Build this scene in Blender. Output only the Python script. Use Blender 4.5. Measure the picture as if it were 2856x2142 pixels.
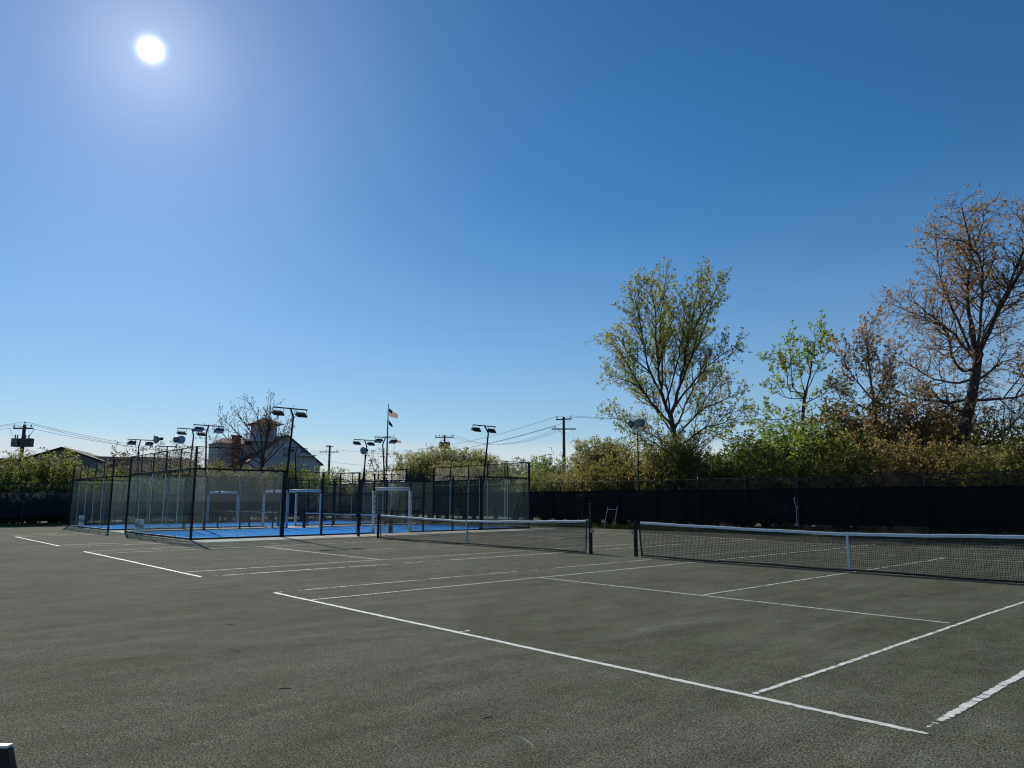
import bpy, math, random
import numpy as np
from mathutils import Vector, Matrix

for o in list(bpy.data.objects): bpy.data.objects.remove(o)
SC = bpy.context.scene
COL = SC.collection
R = math.radians

# ------------------------------------------------------------------ camera
CAM = np.array([7.652, -5.981, 1.673]); YAW = -0.8354; PITCH = 0.160
cam = bpy.data.cameras.new('camera'); camo = bpy.data.objects.new('camera', cam); COL.objects.link(camo)
camo.location = CAM; camo.rotation_euler = (math.pi / 2 + PITCH, 0, -YAW)
cam.sensor_width = 36; cam.lens = 2017.0 / 2856 * 36; cam.clip_end = 5000; cam.clip_start = 0.05
SC.camera = camo
SC.cycles.transparent_max_bounces = 64; SC.cycles.filter_width = 1.15
SC.render.resolution_x = 1024; SC.render.resolution_y = 768

# ------------------------------------------------------------------ world and sun
SUN_DIR = Vector((-0.8372, 0.2004, 0.5089)).normalized()
SUN_EL = math.asin(SUN_DIR.z); SUN_AZ = math.atan2(SUN_DIR.x, SUN_DIR.y)
world = bpy.data.worlds.new('World'); SC.world = world; world.use_nodes = True
wn = world.node_tree; wn.nodes.clear()
def N(t, typ, **kw):
    n = t.nodes.new(typ)
    for k, v in kw.items(): setattr(n, k, v)
    return n
def math_node(t, op, a, b=None, clamp=False):
    n = N(t, 'ShaderNodeMath', operation=op); n.use_clamp = clamp
    for i, v in enumerate((a, b)):
        if v is None: continue
        if hasattr(v, 'is_output'): t.links.new(v, n.inputs[i])
        else: n.inputs[i].default_value = v
    return n.outputs[0]
sky = N(wn, 'ShaderNodeTexSky', sky_type='NISHITA', sun_disc=False)
sky.sun_elevation = SUN_EL; sky.sun_rotation = SUN_AZ
sky.air_density = 1.0; sky.dust_density = 0.1; sky.ozone_density = 5.5; sky.altitude = 0
tc = N(wn, 'ShaderNodeTexCoord')
# thin cloud streaks low above the horizon
sep = N(wn, 'ShaderNodeSeparateXYZ'); wn.links.new(tc.outputs['Generated'], sep.inputs[0])
mp = N(wn, 'ShaderNodeMapping'); mp.inputs['Scale'].default_value = (2.2, 2.2, 22.0); mp.inputs['Location'].default_value = (0.35, 0.1, 0.0)
wn.links.new(tc.outputs['Generated'], mp.inputs[0])
cn = N(wn, 'ShaderNodeTexNoise'); cn.inputs['Scale'].default_value = 1.3; cn.inputs['Detail'].default_value = 5
wn.links.new(mp.outputs[0], cn.inputs[0])
cr = N(wn, 'ShaderNodeMapRange'); cr.inputs[1].default_value = 0.36; cr.inputs[2].default_value = 0.47; wn.links.new(cn.outputs[0], cr.inputs[0])
b1 = N(wn, 'ShaderNodeMapRange'); b1.interpolation_type = 'SMOOTHSTEP'; b1.inputs[1].default_value = 0.088; b1.inputs[2].default_value = 0.060; wn.links.new(sep.outputs[2], b1.inputs[0])
cm = math_node(wn, 'MULTIPLY', cr.outputs[0], b1.outputs[0]); cm = math_node(wn, 'MULTIPLY', cm, 0.8)
mixc = N(wn, 'ShaderNodeMix', data_type='RGBA'); wn.links.new(cm, mixc.inputs[0]); wn.links.new(sky.outputs[0], mixc.inputs[6]); mixc.inputs[7].default_value = (8.6, 8.8, 9.0, 1)
hz = N(wn, 'ShaderNodeMapRange'); hz.interpolation_type = 'SMOOTHSTEP'; hz.inputs[1].default_value = 0.42; hz.inputs[2].default_value = 0.0; hz.inputs[3].default_value = 0.0; hz.inputs[4].default_value = 0.36; wn.links.new(sep.outputs[2], hz.inputs[0])
mixh = N(wn, 'ShaderNodeMix', data_type='RGBA'); wn.links.new(hz.outputs[0], mixh.inputs[0]); wn.links.new(mixc.outputs[2], mixh.inputs[6]); mixh.inputs[7].default_value = (5.2, 6.2, 7.2, 1)
hs = N(wn, 'ShaderNodeHueSaturation'); hs.inputs['Saturation'].default_value = 1.2; hs.inputs['Hue'].default_value = 0.497; wn.links.new(mixh.outputs[2], hs.inputs['Color'])
bg = N(wn, 'ShaderNodeBackground'); bg.inputs[1].default_value = 0.09; wn.links.new(hs.outputs[0], bg.inputs[0])
# the sun itself and its aureole, at its true direction
dot = N(wn, 'ShaderNodeVectorMath', operation='DOT_PRODUCT'); wn.links.new(tc.outputs['Generated'], dot.inputs[0]); dot.inputs[1].default_value = SUN_DIR
dc = math_node(wn, 'MAXIMUM', dot.outputs['Value'], 0.0)
g1 = math_node(wn, 'MULTIPLY', math_node(wn, 'POWER', dc, 19000.0), 3.0)
g2 = math_node(wn, 'MULTIPLY', math_node(wn, 'POWER', dc, 420.0), 0.18)
g3 = math_node(wn, 'MULTIPLY', math_node(wn, 'POWER', dc, 30.0), 0.09)
gs = math_node(wn, 'ADD', math_node(wn, 'ADD', g1, g2), g3)
bg2 = N(wn, 'ShaderNodeBackground'); bg2.inputs[0].default_value = (0.96, 0.97, 0.95, 1); wn.links.new(gs, bg2.inputs[1])
add = N(wn, 'ShaderNodeAddShader'); wn.links.new(bg.outputs[0], add.inputs[0]); wn.links.new(bg2.outputs[0], add.inputs[1])
wo = N(wn, 'ShaderNodeOutputWorld'); wn.links.new(add.outputs[0], wo.inputs[0])
sl = bpy.data.lights.new('sun', 'SUN'); sl.energy = 4.0; sl.angle = R(0.53); sl.color = (1.0, 0.95, 0.86)
so = bpy.data.objects.new('sun', sl); COL.objects.link(so); so.rotation_euler = SUN_DIR.to_track_quat('Z', 'Y').to_euler(); so.location = (-60, 20, 60)
vs = SC.view_settings; vs.view_transform = 'Standard'; vs.look = 'None'; vs.gamma = 1; vs.exposure = 0.0; vs.use_curve_mapping = False

# ------------------------------------------------------------------ helpers
FWD = np.array([math.sin(YAW) * math.cos(PITCH), math.cos(YAW) * math.cos(PITCH), math.sin(PITCH)])
RGT = np.array([math.cos(YAW), -math.sin(YAW), 0.0]); UP = np.cross(RGT, FWD)
def at(px, py, D):
    """world point seen at a place of the photograph (2856 x 2142), D metres away on the ground plan"""
    d = FWD + RGT * (px - 1428) / 2017.0 - UP * (py - 1071) / 2017.0
    return CAM + d * (D / math.hypot(d[0], d[1]))
def tag(o, label=None, cat=None, group=None, kind=None):
    if label: o['label'] = label
    if cat: o['category'] = cat
    if group: o['group'] = group
    if kind: o['kind'] = kind
    return o
def empty(name, loc, rz=0.0):
    o = bpy.data.objects.new(name, None); COL.objects.link(o); o.location = loc; o.rotation_euler = (0, 0, rz); o.empty_display_size = 0.3
    return o
class MB:
    def __init__(s): s.v = []; s.f = []; s.n = 0
    def add(s, v, f):
        v = np.asarray(v, float); s.v.append(v); s.f += [tuple(i + s.n for i in q) for q in f]; s.n += len(v); return s
    def box(s, c, sz, rot=None):
        h = np.array(sz) / 2.0
        p = np.array([(x, y, z) for x in (-1, 1) for y in (-1, 1) for z in (-1, 1)]) * h
        if rot is not None: p = p @ np.array(rot.to_3x3()).T
        return s.add(p + np.array(c), [(0, 1, 3, 2), (4, 6, 7, 5), (0, 4, 5, 1), (2, 3, 7, 6), (0, 2, 6, 4), (1, 5, 7, 3)])
    def tube(s, pts, rad, n=6, cap=True):
        P = np.asarray(pts, float); k = len(P)
        rad = np.broadcast_to(np.asarray(rad, float), (k,))
        T = np.gradient(P, axis=0) if k > 2 else np.repeat((P[1] - P[0])[None], 2, 0)
        T = T / (np.linalg.norm(T, axis=1)[:, None] + 1e-9)
        a = np.array([0, 0, 1.0]) if abs(T[0][2]) < 0.9 else np.array([1.0, 0, 0])
        U = np.cross(T, a); U /= np.linalg.norm(U, axis=1)[:, None] + 1e-9; V = np.cross(T, U)
        an = np.arange(n) * 2 * math.pi / n + (math.pi / 4 if n == 4 else 0)
        ring = P[:, None] + rad[:, None, None] * (np.cos(an)[None, :, None] * U[:, None] + np.sin(an)[None, :, None] * V[:, None])
        f = [(i * n + j, i * n + (j + 1) % n, (i + 1) * n + (j + 1) % n, (i + 1) * n + j) for i in range(k - 1) for j in range(n)]
        if cap: f += [tuple(range(n))[::-1], tuple((k - 1) * n + j for j in range(n))]
        return s.add(ring.reshape(-1, 3), f)
    def lathe(s, prof, n=16, axis=None, org=(0, 0, 0)):
        pr = np.asarray(prof, float); k = len(pr); an = np.arange(n) * 2 * math.pi / n
        v = np.stack([pr[:, None, 0] * np.cos(an), pr[:, None, 0] * np.sin(an), np.broadcast_to(pr[:, 1:2], (k, n))], -1).reshape(-1, 3)
        if axis is not None: v = v @ np.array(Vector(axis).to_track_quat('Z', 'Y').to_matrix()).T
        f = [(i * n + j, i * n + (j + 1) % n, (i + 1) * n + (j + 1) % n, (i + 1) * n + j) for i in range(k - 1) for j in range(n)]
        return s.add(v + np.array(org), f)
    def build(s, name, mat, parent=None, smooth=False):
        me = bpy.data.meshes.new(name)
        me.from_pydata(np.concatenate(s.v).tolist(), [], s.f); me.materials.append(mat)
        if smooth: me.polygons.foreach_set('use_smooth', [True] * len(me.polygons))
        me.update()
        return link(name, me, parent)
def link(name, me, parent=None):
    o = bpy.data.objects.new(name, me); COL.objects.link(o)
    if parent: o.parent = parent
    return o
def fast_mesh(name, verts, quads, mat):
    me = bpy.data.meshes.new(name); q = np.asarray(quads, np.int32); v = np.asarray(verts, np.float32); w = q.shape[1]
    me.vertices.add(len(v)); me.vertices.foreach_set('co', v.ravel())
    me.loops.add(q.size); me.loops.foreach_set('vertex_index', q.ravel())
    me.polygons.add(len(q)); me.polygons.foreach_set('loop_start', np.arange(len(q), dtype=np.int32) * w)
    me.update(calc_edges=True); me.materials.append(mat); return me
def copy_tree(o, parent=None):
    c = o.copy(); COL.objects.link(c); c.parent = parent
    for ch in o.children: copy_tree(ch, c)
    return c

# ------------------------------------------------------------------ materials
def mat(name, col, rough=0.6, metal=0.0, noise=None, amount=0.25, bump=0.0, bscale=60, spec=0.5, trans=None):
    m = bpy.data.materials.new(name); m.use_nodes = True; t = m.node_tree; b = t.nodes['Principled BSDF']
    b.inputs['Roughness'].default_value = rough; b.inputs['Metallic'].default_value = metal
    b.inputs['Specular IOR Level'].default_value = spec
    c = tuple(col) + (1,)
    b.inputs['Base Color'].default_value = c
    tcn = N(t, 'ShaderNodeTexCoord')
    if noise:
        nz = N(t, 'ShaderNodeTexNoise'); nz.inputs['Scale'].default_value = noise; nz.inputs['Detail'].default_value = 6
        t.links.new(tcn.outputs['Object'], nz.inputs[0])
        mx = N(t, 'ShaderNodeMix', data_type='RGBA')
        mx.inputs[6].default_value = tuple(x * (1 - amount) for x in col) + (1,); mx.inputs[7].default_value = tuple(min(1, x * (1 + amount)) for x in col) + (1,)
        mr = N(t, 'ShaderNodeMapRange'); mr.inputs[1].default_value = 0.3; mr.inputs[2].default_value = 0.7
        t.links.new(nz.outputs[0], mr.inputs[0]); t.links.new(mr.outputs[0], mx.inputs[0]); t.links.new(mx.outputs[2], b.inputs['Base Color'])
    if bump:
        n2 = N(t, 'ShaderNodeTexNoise'); n2.inputs['Scale'].default_value = bscale; n2.inputs['Detail'].default_value = 3
        t.links.new(tcn.outputs['Object'], n2.inputs[0])
        bp = N(t, 'ShaderNodeBump'); bp.inputs['Strength'].default_value = bump; bp.inputs['Distance'].default_value = 0.02
        t.links.new(n2.outputs[0], bp.inputs['Height']); t.links.new(bp.outputs[0], b.inputs['Normal'])
    return m
def leaf_mat(name, cols, trans=0.45, rough=0.6):
    m = bpy.data.materials.new(name); m.use_nodes = True; t = m.node_tree; t.nodes.clear()
    g = N(t, 'ShaderNodeNewGeometry'); rp = N(t, 'ShaderNodeValToRGB'); e = rp.color_ramp.elements
    while len(e) < len(cols): e.new(0.5)
    for i, c in enumerate(cols): e[i].position = i / max(1, len(cols) - 1); e[i].color = tuple(c) + (1,)
    t.links.new(g.outputs['Random Per Island'], rp.inputs[0])
    d = N(t, 'ShaderNodeBsdfPrincipled'); d.inputs['Roughness'].default_value = rough; d.inputs['Specular IOR Level'].default_value = 0.3; t.links.new(rp.outputs[0], d.inputs['Base Color'])
    tr = N(t, 'ShaderNodeBsdfTranslucent'); sc_ = N(t, 'ShaderNodeVectorMath', operation='MULTIPLY'); t.links.new(rp.outputs[0], sc_.inputs[0]); sc_.inputs[1].default_value = (1.9, 1.9, 1.5); t.links.new(sc_.outputs[0], tr.inputs[0])
    mx = N(t, 'ShaderNodeMixShader'); mx.inputs[0].default_value = trans + 0.1; t.links.new(d.outputs[0], mx.inputs[1]); t.links.new(tr.outputs[0], mx.inputs[2])
    o = N(t, 'ShaderNodeOutputMaterial'); t.links.new(mx.outputs[0], o.inputs[0]); return m
def screen_mat(name, col, see, trl):
    m = bpy.data.materials.new(name); m.use_nodes = True; t = m.node_tree; t.nodes.clear()
    tcn = N(t, 'ShaderNodeTexCoord'); nz = N(t, 'ShaderNodeTexNoise'); nz.inputs['Scale'].default_value = 1.2; nz.inputs['Detail'].default_value = 5
    t.links.new(tcn.outputs['Object'], nz.inputs[0])
    mr = N(t, 'ShaderNodeMapRange'); mr.inputs[3].default_value = see * 0.5; mr.inputs[4].default_value = see * 1.5; t.links.new(nz.outputs[0], mr.inputs[0])
    d = N(t, 'ShaderNodeBsdfPrincipled'); d.inputs['Base Color'].default_value = tuple(col) + (1,); d.inputs['Roughness'].default_value = 0.85; d.inputs['Specular IOR Level'].default_value = 0.2
    tl = N(t, 'ShaderNodeBsdfTranslucent'); tl.inputs[0].default_value = tuple(min(1, c * 1.2) for c in col) + (1,)
    a = N(t, 'ShaderNodeMixShader'); a.inputs[0].default_value = trl; t.links.new(d.outputs[0], a.inputs[1]); t.links.new(tl.outputs[0], a.inputs[2])
    tp = N(t, 'ShaderNodeBsdfTransparent'); b = N(t, 'ShaderNodeMixShader'); t.links.new(mr.outputs[0], b.inputs[0]); t.links.new(a.outputs[0], b.inputs[1]); t.links.new(tp.outputs[0], b.inputs[2])
    o = N(t, 'ShaderNodeOutputMaterial'); t.links.new(b.outputs[0], o.inputs[0]); return m
def glass_mat(name, tint, haze):
    m = bpy.data.materials.new(name); m.use_nodes = True; t = m.node_tree; t.nodes.clear()
    tcn = N(t, 'ShaderNodeTexCoord'); nz = N(t, 'ShaderNodeTexNoise'); nz.inputs['Scale'].default_value = 1.5; nz.inputs['Detail'].default_value = 6; t.links.new(tcn.outputs['Object'], nz.inputs[0])
    mr = N(t, 'ShaderNodeMapRange'); mr.inputs[3].default_value = haze * 0.4; mr.inputs[4].default_value = haze * 1.6; t.links.new(nz.outputs[0], mr.inputs[0])
    tp = N(t, 'ShaderNodeBsdfTransparent'); tp.inputs[0].default_value = tuple(tint) + (1,)
    gl = N(t, 'ShaderNodeBsdfGlossy'); gl.inputs['Roughness'].default_value = 0.02
    lw = N(t, 'ShaderNodeLayerWeight'); lw.inputs[0].default_value = 0.5; p5 = math_node(t, 'POWER', lw.outputs['Facing'], 5.0); frv = math_node(t, 'ADD', math_node(t, 'MULTIPLY', p5, 0.45), 0.02)
    a = N(t, 'ShaderNodeMixShader'); t.links.new(frv, a.inputs[0]); t.links.new(tp.outputs[0], a.inputs[1]); t.links.new(gl.outputs[0], a.inputs[2])
    du = N(t, 'ShaderNodeBsdfTranslucent'); du.inputs[0].default_value = (0.55, 0.66, 0.72, 1)
    b = N(t, 'ShaderNodeMixShader'); t.links.new(mr.outputs[0], b.inputs[0]); t.links.new(a.outputs[0], b.inputs[1]); t.links.new(du.outputs[0], b.inputs[2])
    o = N(t, 'ShaderNodeOutputMaterial'); t.links.new(b.outputs[0], o.inputs[0]); return m

def clay_mat():
    m = bpy.data.materials.new('grey_green_clay'); m.use_nodes = True; t = m.node_tree; b = t.nodes['Principled BSDF']
    b.inputs['Roughness'].default_value = 0.95; b.inputs['Specular IOR Level'].default_value = 0.12
    tcn = N(t, 'ShaderNodeTexCoord')
    def nz(scale, det, sc=(1, 1, 1), rz=0, rough=0.5):
        mpn = N(t, 'ShaderNodeMapping'); mpn.inputs['Scale'].default_value = sc; mpn.inputs['Rotation'].default_value = (0, 0, rz); t.links.new(tcn.outputs['Object'], mpn.inputs[0])
        n = N(t, 'ShaderNodeTexNoise'); n.inputs['Scale'].default_value = scale; n.inputs['Detail'].default_value = det; n.inputs['Roughness'].default_value = rough; t.links.new(mpn.outputs[0], n.inputs[0]); return n.outputs[0]
    def rng(v, a, c, lo, hi):
        r = N(t, 'ShaderNodeMapRange'); r.inputs[1].default_value = a; r.inputs[2].default_value = c; r.inputs[3].default_value = lo; r.inputs[4].default_value = hi; t.links.new(v, r.inputs[0]); return r.outputs[0]
    big = nz(0.3, 9, (1, 1, 1), 0, 0.72); mid = nz(2.2, 8, (1, 1, 1), 0.0, 0.75); streak = nz(2.2, 8, (1, 0.22, 1), R(42), 0.72); fine = nz(62, 3, (1, 1, 1), 0, 0.7); grit = nz(160, 1); gravel = nz(13, 6, (1, 1, 1), 0, 0.8)
    mx = N(t, 'ShaderNodeMix', data_type='RGBA'); mx.inputs[6].default_value = (0.100, 0.103, 0.056, 1); mx.inputs[7].default_value = (0.178, 0.176, 0.124, 1)
    s = math_node(t, 'ADD', math_node(t, 'MULTIPLY', rng(big, .38, .62, 0, 1), 0.55), math_node(t, 'MULTIPLY', rng(mid, .36, .64, 0, 1), 0.45))
    t.links.new(s, mx.inputs[0])
    k = math_node(t, 'MULTIPLY', rng(streak, .35, .68, 0.80, 1.22), rng(fine, .39, .61, 0.15, 1.8)); k = math_node(t, 'MULTIPLY', k, rng(gravel, .36, .64, 0.72, 1.30)); k = math_node(t, 'MULTIPLY', k, rng(grit, .35, .65, 0.5, 1.5))
    sc = N(t, 'ShaderNodeVectorMath', operation='SCALE'); t.links.new(mx.outputs[2], sc.inputs[0]); t.links.new(k, sc.inputs['Scale'])
    # dry pale scuffs
    sf = rng(nz(0.9, 8, (1.0, 0.3, 1), R(-35), 0.72), .57, .70, 0, 0.42)
    m2 = N(t, 'ShaderNodeMix', data_type='RGBA'); t.links.new(sf, m2.inputs[0]); t.links.new(sc.outputs[0], m2.inputs[6]); m2.inputs[7].default_value = (0.27, 0.265, 0.215, 1)
    # sparse pale grains
    vo = N(t, 'ShaderNodeTexVoronoi'); vo.inputs['Scale'].default_value = 26; t.links.new(tcn.outputs['Object'], vo.inputs[0])
    gr = rng(vo.outputs['Distance'], 0.05, 0.075, 1, 0); pick = rng(N(t, 'ShaderNodeSeparateColor').outputs[0], 0, 1, 0, 1)
    sepc = [n for n in t.nodes if n.type == 'SEPARATE_COLOR'][0]; t.links.new(vo.outputs['Color'], sepc.inputs[0])
    gate = rng(sepc.outputs[0], 0.78, 0.79, 0, 1)
    m3 = N(t, 'ShaderNodeMix', data_type='RGBA'); t.links.new(math_node(t, 'MULTIPLY', gr, gate), m3.inputs[0]); t.links.new(m2.outputs[2], m3.inputs[6]); m3.inputs[7].default_value = (0.5, 0.5, 0.46, 1)
    t.links.new(m3.outputs[2], b.inputs['Base Color'])
    h = math_node(t, 'ADD', math_node(t, 'MULTIPLY', fine, 0.7), math_node(t, 'MULTIPLY', grit, 0.4)); h = math_node(t, 'ADD', h, math_node(t, 'ADD', math_node(t, 'MULTIPLY', mid, 1.2), math_node(t, 'MULTIPLY', gravel, 1.6)))
    bp = N(t, 'ShaderNodeBump'); bp.inputs['Strength'].default_value = 1.0; bp.inputs['Distance'].default_value = 0.014; t.links.new(h, bp.inputs['Height']); t.links.new(bp.outputs[0], b.inputs['Normal'])
    return m

M = {}
M['clay'] = clay_mat()
M['grass'] = mat('rough_grass', (0.07, 0.09, 0.03), 0.95, noise=0.8, amount=0.5, bump=0.6, bscale=20)
M['tape'] = mat('white_line_tape', (0.74, 0.72, 0.63), 0.7, noise=9, amount=0.22)
M['concrete'] = mat('pale_concrete', (0.50, 0.46, 0.38), 0.9, noise=3, amount=0.16, bump=0.2)
M['blue'] = mat('blue_turf', (0.022, 0.29, 0.76), 1.0, noise=2.5, amount=0.16, bump=0.3, bscale=150, spec=0.03)
M['blueline'] = mat('white_turf_line', (0.62, 0.68, 0.74), 0.85, noise=6, amount=0.12)
M['black'] = mat('black_paint', (0.010, 0.011, 0.016), 0.55, noise=7, amount=0.3, spec=0.25)
M['wire'] = mat('black_wire', (0.014, 0.016, 0.022), 0.45, noise=5, amount=0.2)
M['galv'] = mat('galvanised_steel', (0.30, 0.31, 0.31), 0.42, 0.75, noise=9, amount=0.2)
M['teal'] = mat('dark_green_steel', (0.016, 0.034, 0.038), 0.6, noise=8, amount=0.25)
M['fencepost'] = mat('black_vinyl', (0.015, 0.017, 0.018), 0.4, noise=8, amount=0.3)
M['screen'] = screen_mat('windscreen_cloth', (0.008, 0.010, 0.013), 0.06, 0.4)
M['screenglare'] = screen_mat('glare_lightened_windscreen_cloth', (0.030, 0.038, 0.044), 0.08, 0.5)  # lighter copy of the same cloth, veiling sun glare put into its colour
M['glass'] = glass_mat('court_glass', (0.90, 0.94, 0.93), 0.012)
M['edge'] = mat('glass_edge', (0.55, 0.62, 0.6), 0.3, noise=5, amount=0.1)
M['pad'] = mat('white_padding', (0.58, 0.60, 0.64), 0.55, noise=6, amount=0.12)
M['ink'] = mat('black_print', (0.012, 0.013, 0.016), 0.6, noise=9, amount=0.2)
M['netcord'] = mat('black_net_cord', (0.012, 0.013, 0.014), 0.7, noise=9, amount=0.3)
M['band'] = mat('white_net_band', (0.66, 0.68, 0.70), 0.6, noise=8, amount=0.12)
M['lens'] = mat('lamp_glass', (0.22, 0.27, 0.27), 0.25, noise=4, amount=0.2)
M['reflector'] = mat('dull_aluminium_reflector', (0.16, 0.20, 0.20), 0.4, 0.5, noise=4, amount=0.25)
M['lampbox'] = mat('lamp_housing', (0.03, 0.035, 0.038), 0.45, noise=6, amount=0.25)
M['pole'] = mat('weathered_wood_pole', (0.10, 0.075, 0.06), 0.85, noise=6, amount=0.35, bump=0.3)
M['polewood'] = mat('grey_crossarm_wood', (0.07, 0.06, 0.055), 0.85, noise=6, amount=0.3)
M['porcelain'] = mat('dark_insulator', (0.03, 0.045, 0.06), 0.3, noise=6, amount=0.2)
M['can'] = mat('grey_transformer_paint', (0.13, 0.14, 0.15), 0.5, noise=5, amount=0.25)
M['cable'] = mat('power_cable', (0.03, 0.032, 0.035), 0.6, noise=3, amount=0.2)
M['bark'] = mat('grey_brown_bark', (0.060, 0.046, 0.038), 0.9, noise=5, amount=0.4, bump=0.5, bscale=25)
M['barkred'] = mat('red_brown_bark', (0.075, 0.046, 0.034), 0.9, noise=5, amount=0.4, bump=0.5, bscale=25)
M['twig'] = mat('shrub_stem_bark', (0.075, 0.06, 0.042), 0.9, noise=5, amount=0.4)
M['wall'] = mat('white_shingle_wall', (0.38, 0.38, 0.40), 0.85, noise=3, amount=0.12, bump=0.2)
M['roof'] = mat('red_brown_roof_shingle', (0.16, 0.065, 0.05), 0.9, noise=4, amount=0.35, bump=0.4, bscale=30)
M['roofdark'] = mat('dark_maroon_roof', (0.034, 0.018, 0.021), 0.9, noise=4, amount=0.3, bump=0.3, bscale=30)
M['brick'] = mat('red_brick', (0.24, 0.08, 0.05), 0.9, noise=8, amount=0.3, bump=0.3)
M['paneglass'] = mat('dark_window_pane', (0.03, 0.04, 0.05), 0.15, noise=2, amount=0.2)
M['trim'] = mat('pale_trim', (0.55, 0.55, 0.55), 0.7, noise=5, amount=0.1)
M['siding'] = mat('grey_green_siding', (0.17, 0.19, 0.17), 0.85, noise=3, amount=0.12)
M['flagpole'] = mat('grey_green_flagpole', (0.10, 0.14, 0.14), 0.4, 0.2, noise=5, amount=0.15)
M['darkflag'] = mat('black_flag_cloth', (0.02, 0.028, 0.03), 0.8, noise=3, amount=0.3)
M['binbody'] = mat('black_plastic', (0.010, 0.011, 0.013), 0.45, noise=9, amount=0.3, bump=0.1)
M['edgeglint'] = mat('painted_edge_glint', (0.62, 0.63, 0.62), 0.5, 0.0, noise=9, amount=0.15)  # pale colour standing in for sunlight on the bench's top edge
LF = {
 'poplar': leaf_mat('leaf_yellow_green', [(0.08, 0.105, 0.025), (0.19, 0.215, 0.05), (0.28, 0.28, 0.09), (0.22, 0.155, 0.065)], 0.5),
 'fresh': leaf_mat('leaf_fresh_green', [(0.08, 0.13, 0.02), (0.18, 0.24, 0.045), (0.26, 0.30, 0.07)], 0.5),
 'rust': leaf_mat('leaf_rust', [(0.13, 0.075, 0.042), (0.25, 0.145, 0.075), (0.35, 0.215, 0.125), (0.21, 0.165, 0.065)], 0.5),
 'olive': leaf_mat('leaf_olive', [(0.07, 0.078, 0.02), (0.16, 0.165, 0.04), (0.24, 0.23, 0.075)], 0.5),
 'willow': leaf_mat('leaf_willow', [(0.10, 0.105, 0.04), (0.20, 0.20, 0.08), (0.29, 0.27, 0.13)], 0.5),
 'deep': leaf_mat('leaf_deep_green', [(0.035, 0.055, 0.014), (0.075, 0.105, 0.024), (0.13, 0.16, 0.035)], 0.45),
 'bud': leaf_mat('leaf_bud', [(0.07, 0.058, 0.04), (0.13, 0.10, 0.06), (0.13, 0.115, 0.05)], 0.4),
 'gold': leaf_mat('leaf_golden', [(0.08, 0.07, 0.02), (0.17, 0.145, 0.04), (0.25, 0.20, 0.065)], 0.5),
 'grass': leaf_mat('grass_blade', [(0.06, 0.08, 0.015), (0.13, 0.16, 0.03), (0.20, 0.19, 0.06)], 0.4),
}

# ------------------------------------------------------------------ ground, clay courts, padel slab
XP, YP, GAP = -25.06, 5.04, 3.48           # near corner of the padel courts
FY, FX, FH = 29.2, -52.0, 2.87             # right fence line, left fence line, fence height
g = MB(); g.box((0, 0, -0.12), (3000, 3000, 0.2)); tag(g.build('ground', M['grass']), kind='structure')
c = MB(); c.box(((FX + 0.7 + 40) / 2, (-30 + FY - 0.7) / 2, -0.15), (40 - FX - 0.7, FY - 0.7 + 30, 0.3))
clay = tag(c.build('clay_court', M['clay']), kind='structure')
s = MB(); s.box((XP + 1.55 - 13.0, YP + 10.15, -0.12), (26.0 + 1.4, 20.7, 0.26)); tag(s.build('concrete_slab', M['concrete']), kind='structure')

rng = np.random.default_rng(7)
def line(p0, p1, w, wear=0.1, jag=0.12, fade0=0.0, fade1=0.0):
    """a worn line tape: short pieces with ragged edges, some missing under the clay"""
    p0 = np.array(p0, float); p1 = np.array(p1, float); L = np.linalg.norm(p1 - p0); d = (p1 - p0) / L; n = np.array([-d[1], d[0]])
    st = 0.024; k = int(L / st); a = np.arange(k + 1) * st
    ph = rng.uniform(0, 100)
    def wob(x, f): return np.sin(x * f + ph) + np.sin(x * f * 2.3 + ph * 1.7) * 0.7 + np.sin(x * f * 5.1 + ph * .3) * 0.5
    lf = min(1.0, wear / 0.25); cover = lf * (wob(a, 0.9) * 0.5 + wob(a, 3.7) * 0.35) + rng.normal(0, 0.5, k + 1)
    miss = cover > np.quantile(cover, 1 - wear) if wear > 0 else np.zeros(k + 1, bool)
    sm = np.convolve(rng.random(k + 9), np.ones(9) / 9, 'same')[4:k + 5]; sm = (sm - sm.min()) / (sm.max() - sm.min() + 1e-9)
    if fade0: miss |= sm < np.clip(0.8 - a / fade0, 0, 1)
    hw = w / 2
    e0 = -hw * (1 - np.abs(rng.normal(0, jag, k + 1))) ; e1 = hw * (1 - np.abs(rng.normal(0, jag, k + 1)))
    if fade0: q_ = np.clip(0.25 + 0.75 * a / fade0 + rng.normal(0, 0.25, k + 1), 0.12, 1); e0 = e0 * q_; e1 = e1 * np.clip(q_ + rng.normal(0, 0.2, k + 1), 0.1, 1)
    bend = wob(a, 0.35) * 0.006 + np.convolve(rng.normal(0, 0.006, k + 1), np.ones(5) / 5, 'same')
    V = []; F = []
    for i in range(k):
        if miss[i]: continue
        b = len(V)
        for j, e in ((i, e0[i]), (i + 1, e0[i] * .5 + e0[i + 1] * .5), (i + 1, e1[i] * .5 + e1[i + 1] * .5), (i, e1[i])):
            q = p0 + d * a[j] + n * (e + bend[j]); V.append((q[0], q[1], 0.004))
        F.append((b, b + 1, b + 2, b + 3))
    o = link('court_line', fast_mesh('court_line', V, F, M['tape']), clay); return o
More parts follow.
